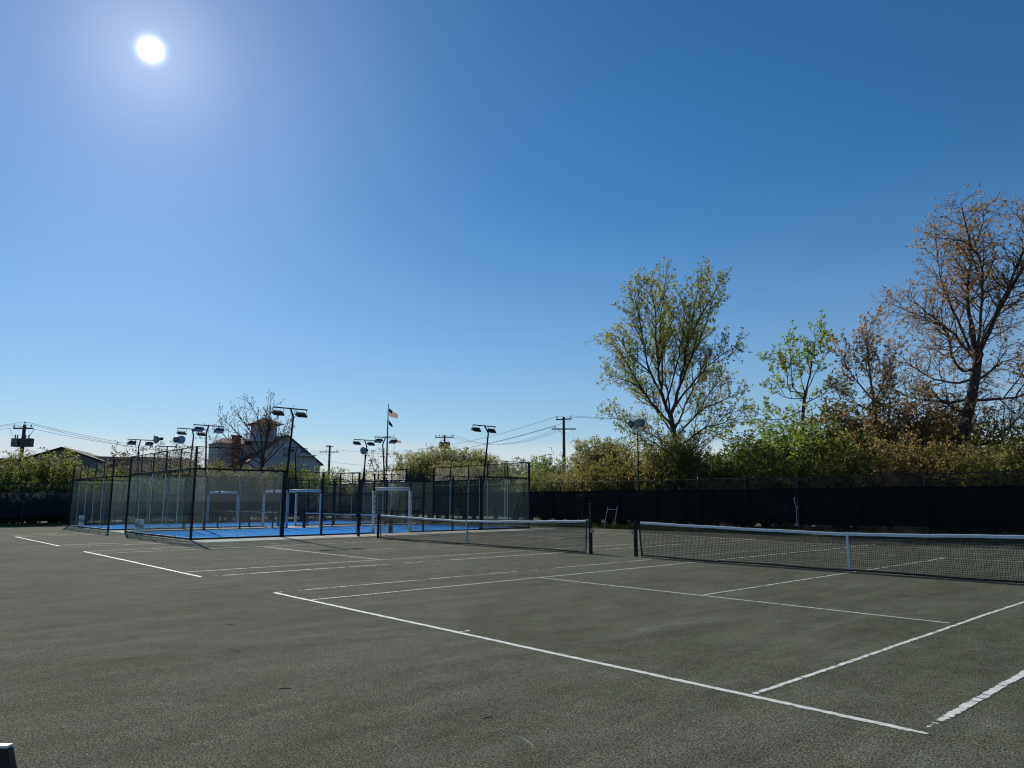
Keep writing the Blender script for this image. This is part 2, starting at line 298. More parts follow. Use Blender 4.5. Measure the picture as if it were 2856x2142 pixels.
def tennis_lines(cx, wears, half=False):
    w = wears
    line((cx + 5.485 + 0.12, 0), (cx - 5.485, 0), 0.085, w[0], 0.10, fade0=0.3)
    line((cx, 0.04), (cx, 0.22), 0.05, 0.1)
    line((cx + 5.485, 0.1), (cx + 5.485, 23.77), 0.085, w[1], 0.17, fade0=0.6)
    line((cx + 4.115, 0.08), (cx + 4.115, 23.77), 0.062, w[2], 0.2)
    line((cx - 4.115, 0.05), (cx - 4.115, 23.77), 0.055, w[3])
    line((cx - 5.485, 0.05), (cx - 5.485, 23.77), 0.055, w[4])
    line((cx - 4.115, 5.485), (cx + 4.02, 5.485), 0.055, w[5])
    line((cx - 4.115, 18.285), (cx + 4.115, 18.285), 0.05, w[6])
    line((cx, 5.6), (cx, 18.2), 0.055, w[7])
    line((cx - 5.485, 23.77), (cx + 5.485, 23.77), 0.07, w[8])
tennis_lines(0.0, (0.0, 0.05, 0.05, 0.04, 0.35, 0.01, 0.25, 0.16, 0.2))
tennis_lines(-14.73, (0.01, 0.35, 0.06, 0.15, 0.2, 0.02, 0.2, 0.5, 0.2))
# what is left of the third court beside the padel slab
line((-24.2, 0), (-33.8, 0), 0.085, 0.05)
for x, w, y1 in ((-23.45, 0.25, 4.3), (-24.75, 0.15, 4.2), (-33.7, 0.3, 3.8), (-35.0, 0.35, 3.9), (-36.5, 0.5, 3.6)): line((x, 0.1), (x, y1 + 0.5), 0.075, w)
line((-33.4, 3.9), (-38.5, 3.9), 0.06, 0.4)

# ------------------------------------------------------------------ padel courts
def wires(mb, axis, a0, a1, z0, z1, c, su, sz, ru, rz):
    """welded wire panel in the plane axis = c; the other plan axis runs a0..a1"""
    def P(u, z): return (c, u, z) if axis == 'x' else (u, c, z)
    for u in np.arange(a0, a1 + 1e-6, su): mb.tube([P(u, z0), P(u, z1)], ru, 3, False)
    for z in np.arange(z0, z1 + 1e-6, sz): mb.tube([P(a0, z), P(a1, z)], rz, 3, False)
def text_mesh(txt, size):
    cu = bpy.data.curves.new('t', 'FONT'); cu.body = txt; cu.size = size; cu.align_x = 'CENTER'; cu.align_y = 'CENTER'; cu.extrude = 0.0015; cu.offset = 0.004
    o = bpy.data.objects.new('t', cu); COL.objects.link(o); dg = bpy.context.evaluated_depsgraph_get()
    me = bpy.data.meshes.new_from_object(o.evaluated_get(dg)); bpy.data.objects.remove(o); me.materials.clear(); me.materials.append(M['ink']); return me
def ring(mb, cx, cz, rx, rz, w, y, n=20, a0=0, a1=2 * math.pi):
    an = np.linspace(a0, a1, n + 1)
    for i in range(n):
        v = []
        for k in (i, i + 1):
            for q in (1, 0):
                v.append((cx + (rx - w * q) * math.cos(an[k]), y, cz + (rz - w * q) * math.sin(an[k])))
        mb.add(v, [(0, 1, 3, 2)])
RACK = None
def padel(x1, label, sticker_x):
    """court between x1-10 and x1; root at its near right corner, local axes = world axes"""
    root = empty('padel_court', (x1, YP, 0.01)); tag(root, label, 'padel court', 'padel courts')
    t = MB(); t.box((-5, 10, 0.006), (9.9, 19.9, 0.02)); turf = t.build('blue_turf', M['blue'], root)
    for k, (cx, cy, sx, sy) in enumerate(((-5, 3.05, 9.8, 0.05), (-5, 16.95, 9.8, 0.05), (-5, 10, 0.05, 13.9), (-5, 0.12, 9.8, 0.16), (-5, 19.88, 9.8, 0.16), (-9.87, 10, 0.14, 19.5))):
        l = MB(); l.box((cx, cy, 0.021), (sx, sy, 0.004)); l.build('turf_line', M['blueline'], turf)
    post = lambda x, y, h, w=0.10: MB().box((x, y, h / 2), (w, w * 0.7, h)).build('post', M['black'], root)
    # corner and end wall posts
    gp = None
    def panel(cx, cy, wx, wy):
        nonlocal gp
        o = MB().box((0, 0, 1.5), (wx, wy, 2.96)).build('glass_panel', M['glass'], root); o.location = (cx, cy, 0.0)
        s_ = 0.016
        for q in (-1, 1):
            if wx > wy: MB().box((q * (wx / 2 + 0.002), 0, 1.5), (0.012, s_, 2.95)).build('panel_edge', M['edge'], o)
            else: MB().box((0, q * (wy / 2 + 0.002), 1.5), (s_, 0.012, 2.95)).build('panel_edge', M['edge'], o)
        return o
    for y in (0.0, 20.0):
        for k in range(5): panel(-1 - 2 * k, y, 1.95, 0.012)
        b = MB(); b.box((-5, y, 0.045), (10.1, 0.07, 0.07)); b.build('base_rail', M['black'], root)
        b = MB(); b.box((-5, y, 3.04), (10.25, 0.07, 0.07)); b.build('glass_rail', M['black'], root)
        b = MB(); b.box((-5, y, 4.0), (10.1, 0.035, 0.035)); b.build('top_rail', M['black'], root)
        for k in range(20):
            cl = MB(); cl.box((-0.25 - 0.5 * k, y + 0.02, 2.97), (0.05, 0.05, 0.09)); cl.build('clamp', M['black'], root)
        for x in (-2.0, -4.0, -6.0, -8.0): MB().box((x, y + 0.0, 3.53), (0.045, 0.045, 0.9)).build('upper_post', M['black'], root)
        w = MB(); wires(w, 'y', -10.0, 0.0, 3.1, 3.97, y, 0.10, 0.066, 0.0022, 0.0042); tag(w.build('upper_wire_mesh', M['wire'], root), kind='stuff')
    for x in (0.0, -10.0):
        for y in (0.0, 20.0): post(x, y, 4.0, 0.11)
        for y in (1.0, 3.0, 17.0, 19.0): panel(x, y, 0.012, 1.95)
        for y0 in (0.0, 16.0):
            b = MB(); b.box((x, y0 + 2.0, 0.045), (0.07, 4.0, 0.07)); b.build('base_rail', M['black'], root)
            b = MB(); b.box((x, y0 + 2.0, 3.04), (0.07, 4.1, 0.07)); b.build('glass_rail', M['black'], root)
            for k in range(6):
                cl = MB(); cl.box((x + 0.02, y0 + 0.4 + 0.65 * k, 2.97), (0.05, 0.05, 0.09)); cl.build('clamp', M['black'], root)
            ya, yb = (0.0, 2.0) if y0 == 0 else (18.0, 20.0)
            ym = yb if y0 == 0 else ya
            MB().box((x, ym, 3.53), (0.045, 0.045, 0.9)).build('upper_post', M['black'], root)
            b = MB(); b.box((x, (ya + yb) / 2, 4.0), (0.035, 2.0, 0.035)); b.build('top_rail', M['black'], root)
            w = MB(); wires(w, 'x', ya, yb, 3.1, 3.97, x, 0.10, 0.10, 0.0025, 0.003); tag(w.build('upper_wire_mesh', M['wire'], root), kind='stuff')
        for y in (4.07, 6.1, 8.1, 10.1, 12.1, 14.1, 16.1): post(x, y, 3.05 if y != 10.1 else 1.25, 0.13 if y in (4.07, 16.1) else 0.10)
        for ya, yb in ((4.07, 9.0), (11.24, 16.1)):
            w = MB(); wires(w, 'x', ya, yb, 0.05, 3.0, x, 0.075, 0.075, 0.0021, 0.0021); tag(w.build('side_wire_mesh', M['wire'], root), kind='stuff')
            for z in (0.04, 1.02, 2.03, 3.02):
                b = MB(); b.box((x, (ya + yb) / 2, z), (0.035, yb - ya, 0.03 if z > 0.1 else 0.06)); b.build('mesh_rail', M['black'], root)
        w = MB(); wires(w, 'x', 9.0, 11.24, 2.35, 3.0, x, 0.075, 0.075, 0.0021, 0.0021); tag(w.build('side_wire_mesh', M['wire'], root), kind='stuff')
        b = MB(); b.box((x, 10.12, 3.02), (0.035, 2.24, 0.03)); b.build('mesh_rail', M['black'], root)
        # padded gate frame with little racket marks
        ox = 0.0
        for y in (9.0, 11.24):
            MB().box((x, y, 2.6), (0.07, 0.07, 0.9)).build('gate_post', M['black'], root)
            p = MB(); p.tube([(x, y, 0.02), (x, y, 1.1), (x, y, 2.17)], 0.088, 8); pd = p.build('gate_pad', M['pad'], root, True)
            for k in range(8):
                z = 0.22 + 0.255 * k; m_ = MB()
                for fy in (0.121,):
                    an = np.linspace(-0.35, math.pi + 0.35, 9)
                    for i in range(8):
                        v = [(x + 0.096, y + 0.0 + r_ * math.cos(an[q]) * 1.0, z + r_ * math.sin(an[q])) for q in (i, i + 1) for r_ in (0.056, 0.032)]
                        m_.add(v, [(0, 1, 3, 2)])
                    m_.add([(x + 0.096, y - 0.04, z - 0.12), (x + 0.096, y - 0.015, z - 0.12), (x + 0.096, y - 0.015, z - 0.02), (x + 0.096, y - 0.04, z - 0.02)], [(0, 1, 2, 3)])
                m_.build('racket_mark', M['ink'], pd)
        p = MB(); p.tube([(x, 9.06, 2.27), (x, 10.1, 2.28), (x, 11.18, 2.27)], 0.08, 8); p.build('gate_pad', M['pad'], root, True)
    # printed film on the end glass
    st = empty_film = MB().box((0, 0, 0.36), (1.5, 0.004, 0.66)).build('glass_sticker', M['film'], root); st.location = (sticker_x - x1, -0.013, 0.06)
    a = link('lettering', text_mesh('PRIVÉ', 0.27), st); a.rotation_euler = (math.pi / 2, 0, 0); a.location = (-0.44, -0.005, 0.36); a.scale = (0.9, 1, 1)
    a = link('lettering', text_mesh('PADEL', 0.27), st); a.rotation_euler = (math.pi / 2, 0, 0); a.location = (0.44, -0.005, 0.32); a.scale = (0.9, 1, 1)
    m_ = MB(); ring(m_, 0, 0.42, 0.115, 0.17, 0.022, -0.005); ring(m_, 0, 0.42, 0.07, 0.11, 0.014, -0.0055)
    for z in (0.36, 0.42, 0.48): m_.add([(-0.09, -0.006, z), (0.09, -0.006, z), (0.09, -0.006, z + 0.014), (-0.09, -0.006, z + 0.014)], [(0, 1, 2, 3)])
    m_.add([(-0.022, -0.006, 0.12), (0.022, -0.006, 0.12), (0.03, -0.006, 0.25), (-0.03, -0.006, 0.25)], [(0, 1, 2, 3)]); m_.build('racket_logo', M['ink'], st)
    return root
M['film'] = screen_mat('translucent_white_film', (0.62, 0.66, 0.64), 0.42, 0.5)
pad1 = padel(XP, 'nearer blue padel court with glass end wall and black mesh sides', -32.6)
pad2 = padel(XP - 10 - GAP, 'farther blue padel court at left behind the nearer one', -45.1)

def padel_net(x1, label):
    root = empty('padel_net', (x1 - 5, YP + 10.1, 0.03)); tag(root, label, 'net', 'padel nets')
    for q in (-1, 1): MB().box((q * 4.8, 0, 0.46), (0.08, 0.08, 0.92)).build('net_post', M['black'], root)
    n = MB(); wires(n, 'y', -4.75, 4.75, 0.04, 0.85, 0.0, 0.06, 0.06, 0.002, 0.002); tag(n.build('net_mesh', M['netcord'], root), kind='stuff')
    MB().box((0, 0, 0.88), (9.5, 0.02, 0.06)).build('net_band', M['band'], root)
padel_net(XP, 'low net across the nearer blue padel court')
padel_net(XP - 10 - GAP, 'low net across the farther blue padel court')

# ------------------------------------------------------------------ padel flood lights
def flood(x, y, out, label):
    root = empty('floodlight_pole', (x, y, 0.0)); tag(root, label, 'floodlight', 'padel court floodlights')
    p = MB(); p.tube([(out * 0.10, 0, 0.02), (out * 0.12, 0, 2.6), (out * 0.2, 0, 2.75), (out * 0.62, 0, 5.55), (out * 0.30, 0, 5.98)], [0.055, 0.055, 0.06, 0.045, 0.045], 8); p.build('pole', M['black'], root, True)
    b = MB(); b.box((out * 0.1, 0, 2.85), (0.26, 0.12, 0.1)); b.box((out * 0.1, 0, 2.2), (0.24, 0.12, 0.08)); b.build('bracket', M['black'], root)
    c = MB(); c.box((out * 0.28, 0, 6.0), (0.09, 1.72, 0.05)); c.build('crossarm', M['black'], root)
    for q in (-1, 1):
        rot = Matrix.Rotation(out * R(22), 4, 'Y')
        h = MB(); cx, cy, cz = out * 0.22, q * 0.58, 5.72
        h.box((cx, cy, cz), (0.34, 0.5, 0.10), rot); h.box((cx, cy, cz + 0.07), (0.24, 0.40, 0.07), rot)
        for f in range(5): h.box((cx, cy - 0.16 + 0.08 * f, cz + 0.12), (0.2, 0.012, 0.05), rot)
        lh = h.build('lamp_head', M['lampbox'], root)
        l = MB(); off = rot @ Vector((0, 0, -0.055)); l.box((cx + off.x, cy, cz + off.z), (0.28, 0.42, 0.008), rot); l.build('lamp_glass', M['lens'], lh)
        for e in (-1, 1): MB().box((cx, cy + e * 0.262, cz + 0.13), (0.03, 0.012, 0.28)).build('lamp_bracket', M['black'], root)
XS = [XP + 0.06, XP - 10.06, XP - 10 - GAP + 0.06, XP - 20 - GAP - 0.06]
FLAB = [('tall black twin floodlight at the front left of the nearer padel court', 'black twin floodlight right of the nearer padel court, before the round bush'),
        ('pale bottomed twin floodlight between the padel courts, just left of the bare tree', 'black twin floodlight in front of the flagpole crossbar'),
        ('black twin floodlight left of centre, right of the twin round stadium lamps', 'black twin floodlight beside the single round lamp left of the flagpole'),
        ('leftmost twin floodlight pole, behind the farther padel court', 'twin floodlight pole seen against the white house gable')]
for i, x in enumerate(XS):
    for j, y in enumerate((YP + 4.07, YP + 16.1)): flood(x, y, 1 if i % 2 == 0 else -1, FLAB[i][j])

# ------------------------------------------------------------------ tennis nets
def tennis_net(cx, label, far=False):
    root = empty('tennis_net', (cx, 11.9, 0.0)); tag(root, label, 'net', 'tennis nets')
    H = lambda x: 0.914 + (1.05 - 0.914) * (np.abs(x) / 6.4) ** 1.25
    for q in (-1, 1):
        p = MB(); p.box((q * 6.4, 0, 0.53), (0.085, 0.085, 1.06)); pp = p.build('net_post', M['black'], root)
        MB().box((q * 6.4, 0, 1.07), (0.10, 0.10, 0.02)).build('post_cap', M['black'], pp)
        w = MB(); w.box((q * 6.47, -0.0, 0.72), (0.08, 0.09, 0.13)); w.tube([(q * 6.5, -0.05, 0.72), (q * 6.5, -0.13, 0.74)], 0.012, 6); w.build('winch', M['galv'], pp)
        s_ = MB(); s_.box((q * 6.22, 0, 0.55), (0.05, 0.012, 0.98), Matrix.Rotation(q * R(4), 4, 'Y')); s_.build('net_side_band', M['netcord'], root)
    xs = np.linspace(-6.2, 6.2, 63)
    b = MB(); v = []; f = []
    for i, x in enumerate(xs):
        h = float(H(x)) + 0.004 * math.sin(x * 3.1) + 0.003 * math.sin(x * 9.7)
        for (yy, zz) in ((-0.012, h - 0.072), (-0.016, h - 0.02), (-0.006, h), (0.006, h), (0.016, h - 0.02), (0.012, h - 0.072)): v.append((x, yy, zz))
        if i: f += [((i - 1) * 6 + k, i * 6 + k, i * 6 + k + 1, (i - 1) * 6 + k + 1) for k in range(5)]
    b.add(v, f); b.build('net_band', M['band'], root, True)
    c_ = MB(); c_.tube([(-6.4, 0, 1.03)] + [(x, 0, float(H(x)) - 0.01) for x in xs] + [(6.4, 0, 1.03)], 0.006, 5); c_.build('net_cable', M['netcord'], root)
    # the knotted cord mesh
    sp = 0.046; n = MB(); r = 0.0047 if not far else 0.0042
    for k, x in enumerate(np.arange(-6.2, 6.2001, sp)):
        sag = 0.012 * math.sin(x * 2.2) + rng.normal(0, 0.003)
        n.tube([(x, 0, 0.03), (x + sag, 0.004, float(H(x)) * 0.5), (x, 0, float(H(x)) - 0.06)], r, 3, False)
    for j in range(20):
        u = 0.035 + j * 0.0462
        if u > 0.99: break
        row = [(x, 0.0, 0.03 + (float(H(x)) - 0.10) * u / 0.91 + 0.004 * math.sin(x * 2.7 + j)) for x in xs]
        n.tube(row, r, 3, False)
        if j > 13: n.tube([(a_, 0.006, z_ + 0.021) for a_, _, z_ in row], r, 3, False)
    for k, x in enumerate(np.arange(-6.2 + sp / 2, 6.2001, sp)):
        n.tube([(x, 0.006, float(H(x)) * 0.7), (x, 0.006, float(H(x)) - 0.06)], r * .9, 3, False)
    tag(n.build('net_mesh', M['netcord'], root), kind='stuff')
    bb = MB(); bb.tube([(x, 0.0, 0.035 + 0.008 * math.sin(x * 1.9)) for x in xs], 0.022, 5); bb.build('bottom_band', M['netcord'], root)
    st = MB(); st.box((0, -0.021, 0.48), (0.055, 0.006, 0.86)); st.box((0, -0.02, 0.90), (0.056, 0.012, 0.06)); st.box((0, 0.021, 0.48), (0.055, 0.006, 0.86)); st.build('centre_strap', M['band'], root)
tennis_net(-0.1, 'long tennis net across the right of the picture with white centre strap')
tennis_net(-14.73, 'tennis net farther off, in front of the blue padel court', True)
r_ = empty('net_post', (-23.2, 12.1, 0)); tag(r_, 'lone black tennis net post standing before the padel court mesh', 'post')
MB().box((0, 0, 0.55), (0.1, 0.1, 1.1)).build('post_shaft', M['black'], r_); MB().box((-0.02, -0.08, 0.98), (0.12, 0.1, 0.14)).build('winch', M['black'], r_)

# ------------------------------------------------------------------ perimeter fences
def chain(mb, p, q, z0, z1, sp=0.085):
    p = np.array(p, float); q = np.array(q, float); L = np.linalg.norm(q - p); d = (q - p) / L; h = z1 - z0
    for a in np.arange(-h, L, sp):
        for sgn in (1, -1):
            u0, u1 = (a, a + h); za, zb = (z0, z1) if sgn > 0 else (z1, z0)
            c0, c1 = max(u0, 0), min(u1, L)
            if c1 <= c0: continue
            fz = lambda u: za + (zb - za) * (u - u0) / h
            A = p + d * c0; B = p + d * c1
            mb.tube([(A[0], A[1], fz(c0)), (B[0], B[1], fz(c1))], 0.0033, 3, False)
def fence(p, q, posts, seams, zlo, zhi, label, cloth, name='windscreen_fence'):
    p = np.array(p, float); q = np.array(q, float); L = np.linalg.norm(q - p); d = (q - p) / L
    ang = math.atan2(d[1], d[0]); root = empty(name, (p[0], p[1], 0), ang); tag(root, label, 'fence', 'perimeter fences')
    for u in posts:
        h = FH + 0.03
        po = MB().tube([(u, 0, -0.05), (u, 0, h)], 0.038, 8).build('post', M['fencepost'], root)
        MB().lathe([(0.045, 0), (0.045, 0.02), (0.025, 0.05), (0.001, 0.06)], 8, None, (u, 0, h)).build('post_cap', M['fencepost'], po)
    r1 = MB(); r1.tube([(0, 0, FH - 0.02), (L, 0, FH - 0.02)], 0.022, 6); r1.build('top_rail', M['railtop'], root)
    r1 = MB(); r1.tube([(0, 0, 0.1), (L, 0, 0.1)], 0.006, 4); r1.build('bottom_wire', M['fencepost'], root)
    for a, b in zip(seams[:-1], seams[1:]):
        n = max(2, int((b - a) / 0.5)); us = np.linspace(a + 0.02, b - 0.02, n + 1); v = []; f = []
        zs = np.linspace(0, 1, 6)
        for i, u in enumerate(us):
            for j, t_ in enumerate(zs):
                y = -0.055 + 0.018 * math.sin(u * 2.1 + j) + 0.012 * math.sin(u * 5.3)
                dz = 0.015 * math.sin(u * 1.1) if j in (0, 5) else 0
                v.append((u, y, zlo + (zhi - zlo) * t_ + dz))
        k = len(zs); f = [(i * k + j, (i + 1) * k + j, (i + 1) * k + j + 1, i * k + j + 1) for i in range(n) for j in range(k - 1)]
        MB().add(v, f).build('windscreen_panel', cloth, root, True)
    m_ = MB(); chain(m_, (0, 0), (L, 0), zhi - 0.1, FH - 0.03); chain(m_, (0, 0), (L, 0), 0.06, zlo + 0.1); tag(m_.build('chain_link', M['wire'], root), kind='stuff')
    return root
M['railtop'] = mat('worn_fence_rail', (0.045, 0.046, 0.045), 0.35, 0.3, noise=4, amount=0.3)
right_posts = [-51.95, -49.0, -46.1, -43.2, -40.3, -37.4, -34.5, -31.6, -29.9, -27.23, -24.41, -21.52, -18.64, -15.69, -12.76, -9.92, -6.96, -4.05, -1.17, 1.75, 4.7, 7.6, 10.5, 13.4]
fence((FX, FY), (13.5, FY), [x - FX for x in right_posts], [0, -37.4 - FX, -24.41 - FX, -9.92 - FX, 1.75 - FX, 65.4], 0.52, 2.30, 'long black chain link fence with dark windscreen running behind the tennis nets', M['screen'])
lp = [-20 + 2.86 * i for i in range(17)]
fence((FX, -20), (FX, FY - 0.12), [u + 20 for u in lp], [0, 11.4, 22.86, 34.3, 49.0], 0.53, 2.22, 'black chain link fence with dark windscreen at the left, behind the padel courts', M['screenglare'])

# grass along the fences
def blades(name, pts, hmin, hmax, rs):
    n = len(pts); a = rs.uniform(0, 2 * math.pi, n); h = rs.uniform(hmin, hmax, n); w = rs.uniform(0.006, 0.014, n)
    b = np.stack([np.cos(a) * w, np.sin(a) * w, np.zeros(n)], 1); lean = rs.normal(0, 0.35, (n, 2)) * h[:, None]
    top = pts + np.concatenate([lean, h[:, None]], 1)
    V = np.stack([pts - b, pts + b, top], 1).reshape(-1, 3); F = np.arange(3 * n).reshape(-1, 3)
    return fast_mesh(name, V, F, LF['grass'])
rs = np.random.default_rng(3)
n = 26000; px = rs.uniform(FX, 12, n); py = FY - 0.7 + np.abs(rs.normal(0, 0.55, n)); keep = (np.sin(px * 0.9) + np.sin(px * 2.3 + 1) * 0.6 + rs.normal(0, 0.7, n)) > -0.7
tag(link('grass', blades('grass', np.stack([px, py, np.full(n, -0.02)], 1)[keep], 0.08, 0.42, rs)), 'strip of grass and weeds along the foot of the right fence', 'grass', kind='stuff')
n = 12000; py = rs.uniform(-14, FY, n); px = FX + 0.7 - np.abs(rs.normal(0, 0.8, n))
tag(link('grass', blades('grass', np.stack([px, py, np.full(n, -0.02)], 1), 0.05, 0.3, rs)), 'strip of short grass along the foot of the left fence', 'grass', kind='stuff')

# small things at the fences
mf = empty('leaning_frame', tuple(at(1735, 1468, 42.6)[:2]) + (0,)); mf.location = (-21.75, FY - 0.62, 0); tag(mf, 'pale metal pipe frame like a big H leaning on the right fence', 'metal frame')
for q in (-1, 1): MB().tube([(q * 0.38, 0, 0.0), (q * 0.38, 0.42, 1.32)], 0.018, 6).build('side_bar', M['trim'], mf)
MB().tube([(-0.38, 0.345, 1.08), (-0.32, 0.365, 1.15), (0.32, 0.365, 1.15), (0.38, 0.345, 1.08)], 0.016, 6).build('cross_bar', M['trim'], mf)
cp = empty('conduit_pipe', (-9.97, FY - 0.14, 0)); tag(cp, 'pale pipe and box fixed on the dark fence screen at right', 'pipe')
MB().tube([(0, 0, 0.55), (0.0, 0, 1.45), (-0.06, 0, 1.62), (-0.08, 0, 1.75), (0.0, 0, 1.85)], 0.016, 6).build('pipe', M['trim'], cp)
MB().box((0.06, 0, 1.35), (0.1, 0.06, 0.14)).build('junction_box', M['can'], cp); MB().box((0.01, 0, 0.5), (0.16, 0.07, 0.18)).build('lower_box', M['can'], cp)
mk = empty('thin_post', (-23.55, FY - 0.3, 0)); tag(mk, 'thin dark post with small top just right of the farther net', 'post')
MB().tube([(0, 0, 0), (0, 0, 1.45)], 0.014, 6).build('post_shaft', M['galv'], mk); MB().box((0, 0, 1.47), (0.16, 0.03, 0.05)).build('post_top', M['galv'], mk)
# end of a black bench at the very left foreground
be = at(29, 2084, 2.8); bh = be[2]; bn = empty('bench', (be[0], be[1], 0), math.atan2(RGT[1], RGT[0])); tag(bn, 'black bench back with glint painted on its top edge cut by the lower left corner', 'bench')
v = [(-1.5, y_, z_) for z_ in (0.5, bh) for y_ in (-0.012, 0.012)]; v2 = [(0.13 if z_ < 0.6 else 0.0, y_, z_) for _, y_, z_ in v]
MB().add(v + v2, [(0, 1, 3, 2), (4, 6, 7, 5), (0, 4, 5, 1), (2, 3, 7, 6), (0, 2, 6, 4), (1, 5, 7, 3)]).build('backrest', M['binbody'], bn)
MB().box((-0.752, 0, bh + 0.004), (1.5, 0.026, 0.007)).build('top_glint', M['edgeglint'], bn)  # sun glint along the backrest top, put in as a pale strip
MB().box((-0.7, -0.26, 0.45), (1.55, 0.42, 0.05)).build('seat', M['binbody'], bn)
for q in (-1.3, -0.1):
    for y_ in (-0.42, 0.0): MB().box((q, y_, 0.215), (0.06, 0.05, 0.43)).build('leg', M['binbody'], bn)
# twigs lying on the clay
def g0(px, py):
    d = FWD + RGT * (px - 1428) / 2017.0 - UP * (py - 1071) / 2017.0; return CAM + d * (-CAM[2] / d[2])
for px0, py0, px1, py1, r_, m_, lb in ((632, 1743, 656, 1741, 0.003, 'twig', 'short dark twig on the clay left of the near baseline'), (778, 1922, 815, 1921, 0.0028, 'twig', 'dark straight twig lying on the clay low at left centre'), (1348, 2004, 1372, 2000, 0.003, 'twig', 'small dark twig on the clay near the bottom centre'), (1424, 2049, 1486, 2086, 0.0018, 'tape', 'thin pale curved stalk on the clay at the bottom centre'), (648, 1820, 676, 1818, 0.0025, 'twig', 'tiny dark twig above the straight twig on the clay')):
    a_, b_ = g0(px0, py0), g0(px1, py1); nrm_ = np.array([-(b_ - a_)[1], (b_ - a_)[0], 0]); tt = np.linspace(0, 1, 7)
    P_ = [(b_ - a_) * t_ + nrm_ * 0.12 * math.sin(t_ * 3.0) + np.array([0, 0, r_ * 1.1]) for t_ in tt]
    o = MB().tube(P_, [r_ * 0.6, r_, r_, r_ * 0.9, r_, r_ * 0.8, r_ * 0.4], 5).build('twig', M[m_]); o.location = (a_[0], a_[1], 0); tag(o, lb, 'twig')

# ------------------------------------------------------------------ round stadium lamps
def bell(mb, org, axis, r):
    mb.lathe([(r * 0.22, -r * 1.0), (r * 0.30, -r * 0.75), (r * 0.62, -r * 0.45), (r * 0.88, -r * 0.1), (r, r * 0.25), (r * 0.97, r * 0.25), (r * 0.85, -r * 0.08), (r * 0.58, -r * 0.42), (r * 0.2, -r * 0.7)], 18, axis, org)
def stadium(base, h, heads, label, arm=0.0):
    root = empty('stadium_lamp', (base[0], base[1], 0)); tag(root, label, 'lamp post', 'round stadium lamps')
    MB().tube([(0, 0, 0), (0, 0, h * 0.5), (0, 0, h)], [0.062, 0.055, 0.045], 8).build('pole', M['teal'], root, True)
    rg = Vector(RGT); fw = Vector((FWD[0], FWD[1], 0)).normalized()
    a = MB(); pts = []
    if arm:
        for q in (-1, 1):
            a.tube([tuple(rg * 0 + Vector((0, 0, h - 0.04))), tuple(rg * q * arm * 0.8 + Vector((0, 0, h - 0.04))), tuple(rg * q * arm + Vector((0, 0, h + 0.06))), tuple(rg * q * arm + Vector((0, 0, h + 0.3)))], 0.04, 6)
    else:
        a.tube([tuple(-rg * 0.2 + Vector((0, 0, h + 0.22))), tuple(-rg * 0.18 + Vector((0, 0, h + 0.04))), tuple(rg * 0.18 + Vector((0, 0, h + 0.04))), tuple(rg * 0.2 + Vector((0, 0, h + 0.28)))], 0.022, 6)
    a.build('lamp_arm', M['teal'], root, True)
    for (u, w, z, ax, r) in heads:
        o = rg * u + fw * w + Vector((0, 0, h + z)); axis = rg * ax[0] + fw * ax[1] + Vector((0, 0, ax[2]))
        m_ = MB(); bell(m_, tuple(o), axis, r); hd = m_.build('lamp_head', M['reflector'], root, True)
        k = MB(); e = Vector(axis).normalized(); k.tube([tuple(o - e * r * 1.5), tuple(o - e * r * 0.8)], r * 0.36, 10); k.build('ballast_housing', M['lampbox'], hd)
        k = MB(); k.lathe([(0.001, r * 0.22), (r * 0.6, r * 0.21), (r * 0.95, r * 0.18)], 16, axis, tuple(o)); k.build('lamp_glass', M['lens'], hd)
p = at(1750, 1400, 44.9); stadium((p[0], FY + 0.9), 6.0, [(-0.42, 0.05, 0.42, (-0.9, 0.3, -0.35), 0.27), (0.02, -0.15, 0.44, (-0.1, -1, -0.35), 0.27), (0.28, 0.15, 0.52, (0.6, 0.7, -0.3), 0.26)], 'pole with three round lamps in front of the tall yellow green tree')
p = at(455, 1400, 60.6); stadium(p, 5.75, [(-0.88, 0, 0.5, (-0.75, -0.8, -0.2), 0.32), (0.62, 0.1, 0.5, (-0.6, 0.6, 0.1), 0.26), (0.98, 0, 0.5, (0.65, -0.8, -0.35), 0.32)], 'teal pole with a pair of round lamps on curved arms at left', 0.72)
p = at(1014, 1400, 59.0); stadium(p, 5.3, [(-0.12, 0, 0.32, (-0.5, -0.9, -0.15), 0.30)], 'pole with a single round lamp left of the flagpole')

